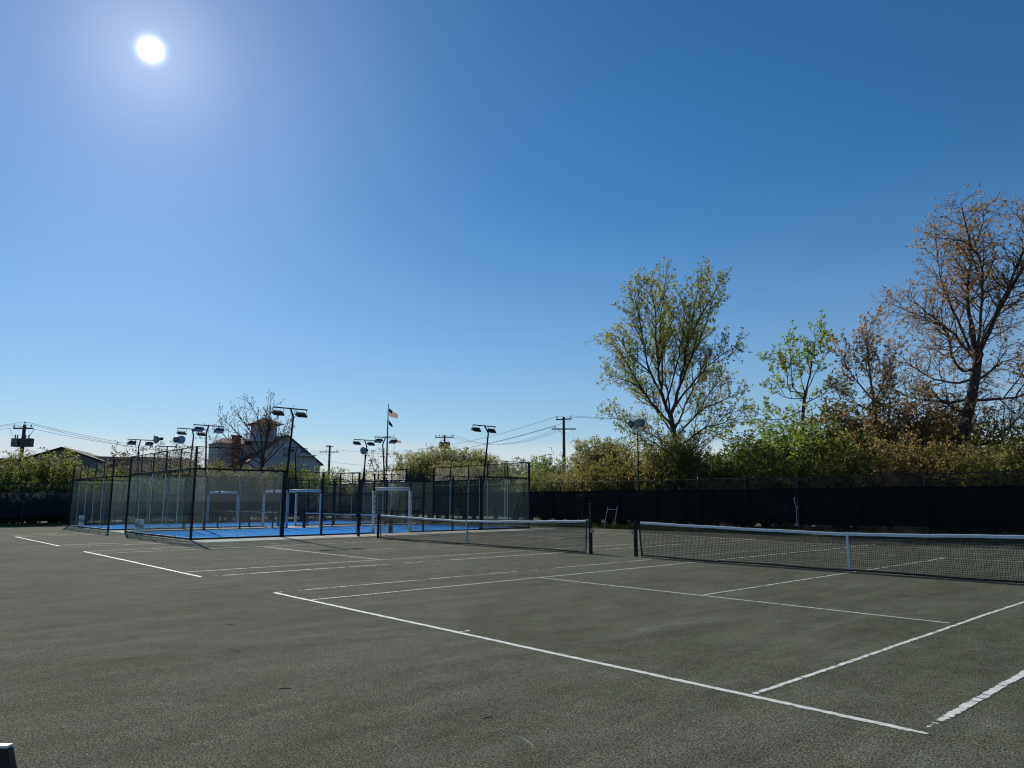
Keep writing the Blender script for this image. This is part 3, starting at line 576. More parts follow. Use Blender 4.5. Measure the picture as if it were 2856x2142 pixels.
# ------------------------------------------------------------------ utility poles and cables
TOPS = {}
def insulator(mb, p): mb.lathe([(0.012, 0), (0.012, 0.1), (0.10, 0.1), (0.085, 0.15), (0.04, 0.18), (0.05, 0.24), (0.001, 0.27)], 8, None, p)
def upole(key, px, ptop, D, arms, label, cans=(), box=False):
    top = at(px, ptop, D); H = top[2]; root = empty('utility_pole', (top[0], top[1], -0.2)); tag(root, label, 'utility pole', 'utility poles')
    MB().tube([(0, 0, 0), (0, 0, H * 0.5), (0, 0, H + 0.2)], [0.19, 0.165, 0.135], 10).build('pole', M['pole'], root, True)
    rg = Vector(RGT); fw = Vector((FWD[0], FWD[1], 0)).normalized(); pts = []
    for (z, half, yaw, ins, brace) in arms:
        d = rg * math.cos(yaw) + fw * math.sin(yaw)
        c = Vector((0, 0, H + z + 0.2)) - fw * 0.15
        rot = Matrix.Rotation(math.atan2(d.y, d.x), 4, 'Z')
        ar = MB().box(tuple(c), (half * 2, 0.10, 0.12), rot).build('crossarm', M['polewood'], root)
        for t_ in ins:
            q = c + d * t_ * half + Vector((0, 0, 0.06)); im = MB(); insulator(im, tuple(q)); im.build('insulator', M['porcelain'], ar); pts.append(np.array(root.location) + np.array(q) + np.array([0, 0, 0.26]))
        if brace:
            for q in (-1, 1): MB().tube([tuple(c + d * q * half * 0.45 - Vector((0, 0, 0.05))), tuple(Vector((0, 0, c.z - 0.62)) - fw * 0.13)], 0.016, 5).build('brace', M['galv'], root)
    for (u, z, r, h) in cans:
        c = rg * u - fw * 0.25
        m_ = MB(); m_.lathe([(0.001, 0), (r, 0), (r, h), (r * 0.8, h + 0.05), (0.001, h + 0.07)], 14, None, (c.x, c.y, H + z + 0.2)); k = m_.build('transformer_can', M['can'], root, True)
        im = MB(); im.lathe([(0.03, 0), (0.05, 0.06), (0.03, 0.12), (0.05, 0.18), (0.025, 0.3)], 8, None, (c.x, c.y, H + z + 0.25 + h)); im.build('bushing', M['porcelain'], k)
    TOPS[key] = pts; return root, H
r1, H1 = upole('a', 69, 1184, 76, [(-0.35, 0.85, 0.0, (-0.95, 0.8), False)], 'wooden utility pole with boxes and loops of cable at far left')
rg = Vector(RGT); fw = Vector((FWD[0], FWD[1], 0)).normalized()
im = MB(); insulator(im, (0.05, 0, H1 + 0.2)); im.build('insulator', M['porcelain'], r1); TOPS['a'].insert(1, np.array(r1.location) + np.array([0.05, 0, H1 + 0.45]))
rotv = Matrix.Rotation(math.atan2(rg.y, rg.x), 4, 'Z')
for u, w, h, z, mm in ((-0.42, 0.55, 0.72, H1 - 1.65, 'can'), (0.52, 0.9, 0.72, H1 - 1.65, 'lampbox')):
    c = rg * u - fw * 0.25; bx = MB().box((c.x, c.y, z + 0.25), (w, 0.5, h), rotv).build('transformer_box', M[mm], r1)
    for q in (-0.2, 0.15): cc = c + rg * q * w; MB().lathe([(0.03, 0), (0.06, 0.08), (0.03, 0.14), (0.06, 0.2), (0.03, 0.34)], 8, None, (cc.x, cc.y, z + 0.25 + h / 2)).build('bushing', M['porcelain'], bx)
for k in range(4):
    an = np.linspace(0, math.pi, 9)
    q = -1 if k < 2 else 1
    MB().tube([tuple(rg * q * (0.1 + (0.5 + 0.12 * k % 0.3) * math.sin(a)) + Vector((0, 0, H1 - 1.75 - 0.9 * a / math.pi - 0.12 * (k % 2)))) for a in an], 0.018, 4).build('jumper_cable', M['cable'], r1)
for u0, u1, z1 in ((-0.5, -1.1, H1 - 0.15), (0.3, 1.1, H1 - 0.15), (0.5, 1.0, H1 - 0.25)):
    MB().tube([tuple(rg * (u0 + (u1 - u0) * t_) - fw * 0.25 + Vector((0, 0, H1 - 0.9 + (z1 - H1 + 0.9) * t_ ** 2))) for t_ in np.linspace(0, 1, 8)], 0.014, 4).build('jumper_cable', M['cable'], r1)
sl_ = MB(); sl_.tube([(0, 0, H1 - 3.2), tuple(rg * 0.3 + Vector((0, 0, H1 - 3.15))), tuple(rg * 0.45 + Vector((0, 0, H1 - 2.8)))], 0.03, 6); sl_.box(tuple(rg * 0.72 + Vector((0, 0, H1 - 2.65))), (0.75, 0.26, 0.16), rotv @ Matrix.Rotation(R(-25), 4, 'Y')); sl_.build('street_light', M['lampbox'], r1)
upole('b', 920, 1243, 105, [(-0.9, 1.35, 0.05, (-0.3, 0.75), True), (-0.15, 0.5, 0.0, (-0.8, -0.2), False)], 'utility pole with row of insulators right of the white house')
upole('c', 1240, 1214, 96, [(-0.28, 1.25, 0.0, (-0.92, -0.55, -0.25, 0.1, 0.7, 0.92), True)], 'utility pole with three transformers rising behind the round bush', cans=((-0.45, -1.75, 0.28, 0.8), (0.12, -1.75, 0.28, 0.8), (0.5, -1.8, 0.28, 0.8)))
upole('d', 1572, 1163, 74, [(-0.25, 0.85, -0.45, (-0.9, 0.92), False), (-1.25, 1.25, 0.02, (-0.72,), True)], 'tall double crossarm utility pole left of the big yellow green tree')
def cable(a, b, sag, label=None, r=0.016):
    a = np.array(a); b = np.array(b); t_ = np.linspace(0, 1, 28)[:, None]; P = a + (b - a) * t_; P[:, 2] -= (sag * 4 * t_ * (1 - t_))[:, 0]
    o = MB().tube(P - a, r, 4, False).build('power_line', M['cable']); o.location = a; tag(o, label, 'cable', 'overhead cables'); return o
A, B, Cc, Dd = TOPS['a'], TOPS['b'], TOPS['c'], TOPS['d']
LA = 'thin overhead cable strung from the left utility pole toward the white house'
far = at(640, 1275, 108)
for k, p_ in enumerate(A): cable(p_, B[0] + np.array([0, 0, -0.3 * k]), 1.6, LA + ', ' + ('upper', 'middle', 'lower')[k])
for k, p_ in enumerate(A): cable(p_, at(-420, 1180 + 12 * k, 60), 0.4, 'overhead cable leaving the picture left of the boxed utility pole, ' + ('upper', 'middle', 'lower')[k])
cable(np.array(A[1]) + np.array([0, 0, -3.6]), B[0] + np.array([0, 0, -2.2]), 1.2, 'lowest thin cable passing behind the left hedge and roof', 0.02)
LB = 'overhead cable rising from behind the round bush to the double crossarm pole'
cable(Dd[0], at(1020, 1258, 118), 1.2, LB + ', upper'); cable(Dd[2], at(1020, 1262, 120), 1.3, LB + ', middle'); cable(np.array(Dd[1]) + np.array([0, 0, -0.5]), at(1010, 1270, 118), 1.3, LB + ', lower')
for k in range(3): cable(np.array(Dd[2]) + np.array([0.4 * k, 0.3 * k, -0.35]), np.array(Cc[3 + k]), 1.4, 'faint sagging cable between the two middle utility poles, ' + ('upper', 'middle', 'lower')[k], 0.011)
for k, py_ in enumerate((1176, 1189)): cable(Dd[0] if k == 0 else Dd[1], at(2900, 1120 + 20 * k, 90), 1.0, 'overhead cable running right behind the tall trees, ' + ('upper', 'lower')[k])
cable(np.array(Dd[2]) + np.array([0, 0, -4.3]), at(1380, 1276, 110), 0.5, 'lower cable sloping left from the double crossarm pole')
cable(B[1], at(1180, 1262, 112), 0.3, 'cable between the insulator row pole and the round bush'); cable(B[0] + np.array([0, 0, -1.6]), at(1180, 1297, 112), 0.4, 'lowest cable right of the insulator row pole')

# ------------------------------------------------------------------ flagpole and flags
FD = 105; ft = at(1083, 1128, FD); fp = empty('flagpole', (ft[0], ft[1], 0)); tag(fp, 'tall grey flagpole with a crossbar in the middle distance', 'flagpole')
MB().tube([(0, 0, 0), (0, 0, ft[2] * 0.6), (0, 0, ft[2])], [0.14, 0.12, 0.06], 10).build('pole', M['flagpole'], fp, True)
MB().lathe([(0.001, 0), (0.09, 0.06), (0.09, 0.1), (0.001, 0.17)], 10, None, (0, 0, ft[2])).build('finial', M['flagpole'], fp)
zy = at(1083, 1218, FD)[2]; wy = 24 / 2017 * FD
MB().tube([tuple(-rg * wy * 1.1 + Vector((0, 0, zy - 0.1))), tuple(rg * wy * 0.86 + Vector((0, 0, zy + 0.12)))], 0.04, 6).build('crossbar', M['flagpole'], fp)
MB().tube([tuple(-rg * wy * 1.1 + Vector((0, 0, zy - 0.1))), tuple(-rg * wy * 0.75 + Vector((0, 0, 3)))], 0.014, 4).build('halyard', M['cable'], fp); MB().tube([tuple(rg * wy * 0.86 + Vector((0, 0, zy + 0.1))), tuple(rg * wy * 0.7 + Vector((0, 0, 3)))], 0.014, 4).build('halyard', M['cable'], fp)
def flag_material(kind):
    m = bpy.data.materials.new('flag_' + kind); m.use_nodes = True; t = m.node_tree; b = t.nodes['Principled BSDF']; b.inputs['Roughness'].default_value = 0.8
    uv = N(t, 'ShaderNodeUVMap'); sp = N(t, 'ShaderNodeSeparateXYZ'); t.links.new(uv.outputs[0], sp.inputs[0])
    src = sp.outputs[1] if kind == 'us' else sp.outputs[0]; cnt = 13 if kind == 'us' else 14
    f_ = math_node(t, 'FRACT', math_node(t, 'MULTIPLY', src, cnt / 2)); st = math_node(t, 'GREATER_THAN', f_, 0.5)
    mx = N(t, 'ShaderNodeMix', data_type='RGBA'); t.links.new(st, mx.inputs[0])
    mx.inputs[6].default_value = (0.32, 0.03, 0.03, 1) if kind == 'us' else (0.45, 0.10, 0.05, 1); mx.inputs[7].default_value = (0.65, 0.60, 0.55, 1); col = mx.outputs[2]
    cu_ = math_node(t, 'LESS_THAN', sp.outputs[0], 0.40 if kind == 'us' else 0.0); cv_ = math_node(t, 'GREATER_THAN', sp.outputs[1], 6 / 13)
    m2 = N(t, 'ShaderNodeMix', data_type='RGBA'); t.links.new(math_node(t, 'MULTIPLY', cu_, cv_), m2.inputs[0]); t.links.new(col, m2.inputs[6]); m2.inputs[7].default_value = (0.012, 0.025, 0.10, 1)
    t.links.new(m2.outputs[2], b.inputs['Base Color'])
    tr = N(t, 'ShaderNodeBsdfTranslucent'); t.links.new(m2.outputs[2], tr.inputs[0]); ms = N(t, 'ShaderNodeMixShader'); ms.inputs[0].default_value = 0.5
    t.links.new(b.outputs[0], ms.inputs[1]); t.links.new(tr.outputs[0], ms.inputs[2]); t.links.new(ms.outputs[0], t.nodes['Material Output'].inputs[0]); return m
def flag(px0, pyt, pyb, px1, pyt1, pyb1, D, m, label, name='flag', wave=0.12):
    a, b_, c_, d_ = at(px0, pyt, D), at(px0, pyb, D), at(px1, pyt1, D), at(px1, pyb1, D); nu, nv = 24, 10; V = []; UV = []
    fwn = np.array([FWD[0], FWD[1], 0])
    for i in range(nu + 1):
        u = i / nu; ue = u
        for j in range(nv + 1):
            w = j / nv; p_ = (b_ * (1 - ue) + d_ * ue) * (1 - w) + (a * (1 - ue) + c_ * ue) * w
            p_ = p_ + fwn * wave * (0.3 + u) * math.sin(u * 9 + w * 1.5) + np.array([0, 0, 1]) * 0.05 * u * math.sin(u * 8 + 1); V.append(p_ - a); UV.append((u, w))
    F = [(i * (nv + 1) + j, (i + 1) * (nv + 1) + j, (i + 1) * (nv + 1) + j + 1, i * (nv + 1) + j + 1) for i in range(nu) for j in range(nv)]
    me = fast_mesh(name, V, F, m); ul = me.uv_layers.new(name='UVMap')
    li = np.array(F).ravel(); ul.data.foreach_set('uv', np.array(UV)[li].ravel().astype(np.float32)); me.polygons.foreach_set('use_smooth', [True] * len(me.polygons))
    o = link(name, me); o.location = a; tag(o, label, 'flag', 'flags on the flagpole'); return o
flag(1084.5, 1138, 1160, 1109.5, 1157, 1168, FD, flag_material('us'), 'striped red and white flag with blue corner high on the flagpole')
flag(1084, 1170, 1183.5, 1095, 1186, 1193, FD, M['darkflag'], 'small black flag drooping below the striped flag', wave=0.06)
flag(1103.5, 1224, 1234, 1118.5, 1230, 1236, FD, flag_material('vertical'), 'little flag with vertical red stripes at the right end of the crossbar', wave=0.06)
flag(1056.5, 1226, 1236, 1064, 1230, 1236, FD, M['darkflag'], 'tiny dark pennant at the left end of the crossbar', wave=0.05)

# ------------------------------------------------------------------ buildings
def gable_block(root, W, L, ze, zr, wallm, roofm, ox=0, oy=0, over=0.35):
    """gable end in the plane y = oy facing -y, ridge along +y"""
    v = [(ox - W / 2, oy, 0), (ox + W / 2, oy, 0), (ox + W / 2, oy, ze), (ox, oy, zr), (ox - W / 2, oy, ze)]
    v2 = [(x, y + L, z) for x, y, z in v]
    MB().add(v + v2, [(0, 1, 2, 3, 4), (9, 8, 7, 6, 5), (1, 6, 7, 2), (0, 4, 9, 5), (0, 5, 6, 1)]).build('wall', wallm, root)
    k = (zr - ze) / (W / 2); th = 0.16
    for q in (-1, 1):
        xe = ox + q * (W / 2 + over); zee = ze - k * over
        a = [(ox, oy - over, zr + 0.02), (xe, oy - over, zee + 0.02), (xe, oy + L + over, zee + 0.02), (ox, oy + L + over, zr + 0.02)]
        top = [(x, y, z + th) for x, y, z in a]
        rf = MB().add(a + top, [(0, 3, 2, 1), (4, 5, 6, 7), (0, 1, 5, 4), (1, 2, 6, 5), (2, 3, 7, 6), (3, 0, 4, 7)]).build('roof', roofm, root)
        if q == 1: main = rf
    return main
def window(root, x, y, z, w, h, nx=0, ny=-1):
    d = 0.05
    sx, sy = (w, d) if ny else (d, w)
    f_ = MB().box((x + nx * 0.03, y + ny * 0.03, z), (sx + (0.16 if ny else 0), sy + (0 if ny else 0.16), h + 0.16)).build('window', M['trim'], root)
    MB().box((x + nx * 0.06, y + ny * 0.06, z), (sx, sy, h)).build('pane', M['paneglass'], f_)
    m_ = MB(); m_.box((x + nx * 0.09, y + ny * 0.09, z), (sx if ny else 0.02, 0.02 if ny else sy, 0.05)); m_.box((x + nx * 0.092, y + ny * 0.092, z), (0.05 if ny else 0.02, 0.02 if ny else 0.05, h)); m_.build('muntin', M['trim'], f_)
HD = 100.0
hb = at(791, 1396, HD); hang = math.atan2(-FWD[0], FWD[1])
house = empty('tower_house', (hb[0], hb[1], 0), hang + R(35))
tag(house, 'white shingled house with a square lookout tower and red brown roof behind the bare tree', 'house')
gable_block(house, 9.4, 10.5, 6.6, 10.15, M['wall'], M['roof'])
window(house, -1.8, 0, 5.2, 0.95, 1.5); window(house, 1.8, 0, 3.4, 0.95, 1.5); window(house, 0, 0, 8.0, 0.9, 1.3)
for k in range(3): window(house, -4.7, 2.0 + 3.0 * k, 4.6, 0.95, 1.5, -1, 0)
bal = MB(); bal.box((2.6, -0.6, 5.6), (2.0, 1.2, 0.12)); bal.box((2.6, -1.15, 6.5), (2.0, 0.06, 0.07))
for k in range(9): bal.box((1.65 + 0.237 * k, -1.15, 6.05), (0.04, 0.04, 0.9))
bal.box((2.6, -0.6, 7.6), (2.1, 1.3, 0.10)); bal.box((1.65, -1.12, 7.05), (0.07, 0.07, 1.05)); bal.box((3.55, -1.12, 7.05), (0.07, 0.07, 1.05)); bal.build('balcony', M['trim'], house)
ch = at(648, 1396, HD)
# tower (own heading, corner towards the viewer)
tw = at(725, 1396, HD + 4); z_e = at(725, 1184, HD + 4)[2]; z_a = at(725, 1163, HD + 4)[2]; z_r = at(725, 1222, HD + 4)[2]
Mi = house.matrix_basis if False else (Matrix.Translation(house.location) @ Matrix.Rotation(house.rotation_euler.z, 4, 'Z'))
tl = Mi.inverted() @ Vector((tw[0], tw[1], 0)); S_ = 2.75
def tbox(cx, cy, cz, sx, sy, sz): return ((tl.x + cx, tl.y + cy, cz), (sx, sy, sz))
tm = MB(); zb = 7.0
tm.box(*tbox(0, 0, (zb + z_e - 1.75) / 2, S_, S_, z_e - 1.75 - zb)); tm.box(*tbox(0, 0, z_e - 0.2, S_, S_, 0.4))
for q in (-1, 1):
    for w in (-1, 1): tm.box(*tbox(q * (S_ / 2 - 0.28), w * (S_ / 2 - 0.28), z_e - 1.05, 0.56, 0.56, 1.5))
    tm.box(*tbox(q * (S_ / 2 - 0.1), 0, z_e - 1.05, 0.2, 0.7, 1.5)); tm.box(*tbox(0, q * (S_ / 2 - 0.1), z_e - 1.05, 0.7, 0.2, 1.5))
tower = tm.build('tower', M['wall'], house)
h_ = S_ / 2 + 0.75
MB().add([(tl.x - h_, tl.y - h_, z_e - 0.05), (tl.x + h_, tl.y - h_, z_e - 0.05), (tl.x + h_, tl.y + h_, z_e - 0.05), (tl.x - h_, tl.y + h_, z_e - 0.05), (tl.x, tl.y, z_a)], [(0, 1, 4), (1, 2, 4), (2, 3, 4), (3, 0, 4), (3, 2, 1, 0)]).build('tower_roof', M['roof'], tower)
rl = MB(); hr = S_ / 2 + 0.7
for q in (-1, 1):
    rl.box((tl.x + q * hr, tl.y, z_r + 0.55), (0.06, 2 * hr, 0.07)); rl.box((tl.x, tl.y + q * hr, z_r + 0.56), (2 * hr, 0.06, 0.07))
    for k in range(11):
        u = -hr + 2 * hr * k / 10; rl.box((tl.x + q * hr, tl.y + u, z_r + 0.02), (0.05, 0.05, 1.0)); rl.box((tl.x + u, tl.y + q * hr, z_r + 0.02), (0.05, 0.05, 1.0))
rl.box((tl.x, tl.y, z_r - 0.5), (2 * hr + 0.1, 2 * hr + 0.1, 0.12)); rl.build('tower_railing', M['trim'], tower)
cl_ = Mi.inverted() @ Vector((at(649, 1396, HD + 2)[0], at(649, 1396, HD + 2)[1], 0)); zc = at(649, 1216, HD + 2)[2]
ck = MB(); ck.box((cl_.x, cl_.y, (6.0 + zc) / 2), (0.95, 0.95, zc - 6.0)); ck.box((cl_.x, cl_.y, zc), (1.1, 1.1, 0.18)); ck.build('chimney', M['brick'], house)
an_ = Mi.inverted() @ Vector((at(741, 1396, HD + 5)[0], at(741, 1396, HD + 5)[1], 0)); za = at(743, 1096, HD + 5)[2]
MB().tube([(an_.x, an_.y, z_e - 0.5), (an_.x, an_.y, za - 2), (an_.x, an_.y, za)], [0.05, 0.04, 0.02], 5).build('aerial', M['galv'], tower)
ln = Mi.inverted() @ Vector((at(620, 1396, HD + 6)[0], at(620, 1396, HD + 6)[1], 0))
MB().box((ln.x + 1.2, ln.y, 4.6), (5.6, 5.0, 9.2)).build('side_wing', M['wall'], house)
zt = 9.2; MB().add([(ln.x - 1.9, ln.y - 2.8, zt), (ln.x + 4.3, ln.y - 2.8, zt), (ln.x + 4.3, ln.y + 2.8, zt), (ln.x - 1.9, ln.y + 2.8, zt), (ln.x - 0.6, ln.y, zt + 0.9), (ln.x + 3.0, ln.y, zt + 0.9)], [(0, 1, 5, 4), (1, 2, 5), (2, 3, 4, 5), (3, 0, 4), (3, 2, 1, 0)]).build('wing_roof', M['roof'], house)
# long low building and small gabled house at left
lb = at(345, 1396, 82); low = empty('low_building', (lb[0], lb[1], 0), hang); tag(low, 'long low building with dark maroon roof behind the farther padel court', 'building')
W = 5.9; zr = at(345, 1278, 84)[2]; ze = at(345, 1314, 82)[2]
MB().box((0, 2.5, ze / 2), (2 * W - 0.5, 5.0, ze)).build('wall', M['siding'], low)
MB().add([(-W, -0.4, ze - 0.1), (W, -0.4, ze - 0.1), (W - 0.7, 2.5, zr), (-W, 2.5, zr + 0.3), (-W, 5.4, ze), (W, 5.4, ze)], [(0, 1, 2, 3), (1, 5, 2), (3, 2, 5, 4), (0, 3, 4), (0, 4, 5, 1)]).build('roof', M['roofdark'], low)
for x in (-3.5, -0.5, 2.5): window(low, x, 0, 2.9, 1.3, 1.2)
v_ = MB(); v_.tube([(-0.2, 2.5, zr - 0.3), (-0.2, 2.5, zr + 0.55)], 0.07, 6); v_.lathe([(0.001, 0.65), (0.16, 0.6), (0.16, 0.5), (0.05, 0.45)], 8, None, (-0.2, 2.5, zr)); v_.build('roof_vent', M['galv'], low)
gb = at(160, 1396, 84); gh = empty('gabled_house', (gb[0], gb[1], 0), hang + R(15)); tag(gh, 'small grey green gabled house peeping over the left hedge', 'house')
zg = at(163, 1247, 84)[2]; gable_block(gh, 8.2, 8.0, zg - 1.6, zg - 0.15, M['siding'], M['roofdark']); window(gh, 0, 0, 4.2, 1.0, 1.3)
sb = at(95, 1396, 95); sh_ = empty('flat_building', (sb[0], sb[1], 0), hang); tag(sh_, 'distant flat dark roof behind the left utility pole', 'building')
MB().box((0, 3, 3.0), (9, 6, 6.0)).build('wall', M['siding'], sh_); MB().box((0, 3, 6.1), (9.6, 6.6, 0.3)).build('roof', M['roofdark'], sh_)

# ------------------------------------------------------------------ trees and shrubs
def unit(v): return v / (np.linalg.norm(v) + 1e-9)
class Plant:
    def __init__(s, seed): s.r = np.random.default_rng(seed); s.wood = MB(); s.lp = []; s.ld = []
    def grow(s, p, d, L, r, lvl, P):
        rs = s.r; seg = P['seg'][lvl]; n = max(2, int(L / seg)); pts = [p]; dirs = [d]
        for i in range(n):
            d = unit(d + rs.normal(0, P['wob'][lvl], 3) + np.array([0, 0, P['trop'][lvl]])); p = p + d * L / n; pts.append(p); dirs.append(d)
        s.limb(np.array(pts), r, lvl, P, dirs)
    def limb(s, pts, r, lvl, P, dirs=None, t0=None, fork=False):
        rs = s.r; k = len(pts); rad = np.linspace(r, max(P['rmin'], r * P['taper'][lvl]), k)
        s.wood.tube(pts, rad, P['sides'][lvl], False)
        if dirs is None: dirs = [unit(q) for q in np.gradient(pts, axis=0)]
        segl = np.linalg.norm(np.diff(pts, axis=0), axis=1); L = segl.sum(); cum = np.concatenate([[0], np.cumsum(segl)])
        def pos(t_):
            q = t_ * L; i = min(k - 2, int(np.searchsorted(cum, q) - 1) if q > 0 else 0); f_ = (q - cum[i]) / (segl[i] + 1e-9)
            return pts[i] + (pts[i + 1] - pts[i]) * f_, dirs[min(i + 1, k - 1)], rad[i]
        if lvl < P['levels']:
            st = P['start'][lvl] if t0 is None else t0; m = max(1, int(L * (1 - st) / P['space'][lvl])); az = rs.uniform(0, 6.28)
            for j in range(m):
                t_ = st + (1 - st) * (j + rs.uniform(0.1, 0.9)) / m; p, d, rr = pos(t_)
                az += 2.4 + rs.normal(0, 0.4); a = unit(np.cross(d, [0.31, 0.52, 0.8])); b = np.cross(d, a)
                th = R(P['ang'][lvl]) * rs.uniform(0.75, 1.25); dd = unit(d * math.cos(th) + (a * math.cos(az) + b * math.sin(az)) * math.sin(th))
                ln_ = P['len'][lvl] * rs.uniform(0.55, 1.2) * (1 - P['short'][lvl] * t_)
                s.grow(p, dd, ln_, min(rr * 0.6, P['rad'][lvl]), lvl + 1, P)
        if lvl >= P['leaf_from']:
            m = int(L * P['leafden'] * rs.uniform(0.4, 1.5)); 
            for j in range(m):
                p, d, rr = pos(rs.uniform(0.15, 1.0) ** 0.8); s.lp.append(p + rs.normal(0, P['spread'], 3)); s.ld.append(d)
            if P.get('tipcluster', 0):
                for j in range(P['tipcluster']): s.lp.append(pts[-1] + rs.normal(0, P['spread'] * 0.8, 3)); s.ld.append(dirs[-1])
    def leaves(s, name, size, m, droop=0.2):
        rs = s.r; n = len(s.lp); p = np.array(s.lp); ax = np.array(s.ld) * 0.3 + rs.normal(0, 0.8, (n, 3)); ax[:, 2] -= droop; ax /= np.linalg.norm(ax, axis=1)[:, None]
        b = np.cross(ax, rs.normal(0, 1, (n, 3))); b /= np.linalg.norm(b, axis=1)[:, None] + 1e-9; l = size * rs.uniform(0.6, 1.35, n)[:, None]
        nrm = np.cross(ax, b) * l * 0.12
        V = np.stack([p, p + ax * l * 0.45 + b * l * 0.36 + nrm, p + ax * l, p + ax * l * 0.45 - b * l * 0.36 + nrm], 1).reshape(-1, 3)
        return fast_mesh(name, V, np.arange(4 * n).reshape(-1, 4), m)
def make_tree(name, label, basepx, D, leaders, trunk, P, seed, bark, leaf, size, rbase):
    """leaders: (start fraction of trunk, [(px, py, depth), ...]) traced limbs; all other branches grow from them"""
    pl = Plant(seed); rs = pl.r; b = at(basepx, 1396, D); base = np.array([b[0], b[1], 0.0])
    dep = np.array([FWD[0], FWD[1], 0.0]); dep /= np.linalg.norm(dep)
    def W3(px, py, dd): return at(px, py, D) + dep * dd - base
    def smooth(ctrl, n):
        ctrl = np.array(ctrl); t_ = np.linspace(0, len(ctrl) - 1, n); out = []
        for q in t_:
            i = min(int(q), len(ctrl) - 2); f_ = q - i; p0 = ctrl[max(i - 1, 0)]; p1 = ctrl[i]; p2 = ctrl[i + 1]; p3 = ctrl[min(i + 2, len(ctrl) - 1)]
            out.append(0.5 * (2 * p1 + (p2 - p0) * f_ + (2 * p0 - 5 * p1 + 4 * p2 - p3) * f_ ** 2 + (3 * p1 - p0 - 3 * p2 + p3) * f_ ** 3))
        return np.array(out)
    tr = smooth([np.array([0, 0, -0.2])] + [W3(*q) for q in trunk], 14); kk = len(tr)
    pl.wood.tube(tr, np.linspace(rbase, rbase * 0.62, kk), 10, False)
    q2 = dict(P); q2['len'] = [1.7] + list(P['len'][1:]); q2['space'] = [0.3] + list(P['space'][1:]); q2['ang'] = [62] + list(P['ang'][1:])
    mk_ = MB(); keep_ = pl.wood; pl.wood = mk_; pl.limb(tr, 0.05, 0, q2, t0=0.45); n0 = len(tr) * P['sides'][0]
    pl.wood = keep_; [pl.wood.add(v_, []) for v_ in mk_.v[:0]]
    off = pl.wood.n; vv = np.concatenate(mk_.v); pl.wood.v.append(vv); pl.wood.f += [tuple(i_ + off for i_ in f_) for f_ in mk_.f if min(f_) >= n0]; pl.wood.n += len(vv)
    LPs = []
    for st, r0, ctrl in leaders:
        src, st = (LPs[st[0]], st[1]) if isinstance(st, tuple) else (tr, st)
        i0 = min(len(src) - 1, int(st * (len(src) - 1))); cp_ = [src[i0]] + [W3(*q) for q in ctrl]
        n_ = max(8, int(sum(np.linalg.norm(np.array(cp_[i + 1]) - cp_[i]) for i in range(len(cp_) - 1)) / 0.45))
        pts = smooth(cp_, n_); pts[1:-1] += rs.normal(0, 0.035, (n_ - 2, 3)); LPs.append(pts); pl.limb(pts, r0 * 0.85, 0, P, t0=0.28)
    root = empty(name, base); tag(root, label, 'tree', 'trees behind the right fence' if 'right' in label else None)
    w = pl.wood.build('trunk', bark, root, True)
    link('crown', pl.leaves('crown', size, leaf), root); print(name, len(pl.lp), 'leaves', pl.wood.n, 'wood verts'); return root
PT = dict(seg=[0.4, 0.3, 0.28, 0.2], wob=[0.06, 0.10, 0.14, 0.16], trop=[0.05, 0.16, 0.16, 0.0], rmin=0.006, taper=[0.12, 0.25, 0.4, 0.5], sides=[6, 4, 3, 3], levels=2, start=[0.1, 0.15, 0.1], space=[0.27, 0.17, 0.2], ang=[40, 38, 40], len=[2.4, 0.85, 0.4], short=[0.6, 0.3, 0.2], rad=[0.042, 0.012, 0.008], leaf_from=1, leafden=11, spread=0.06, tipcluster=7)
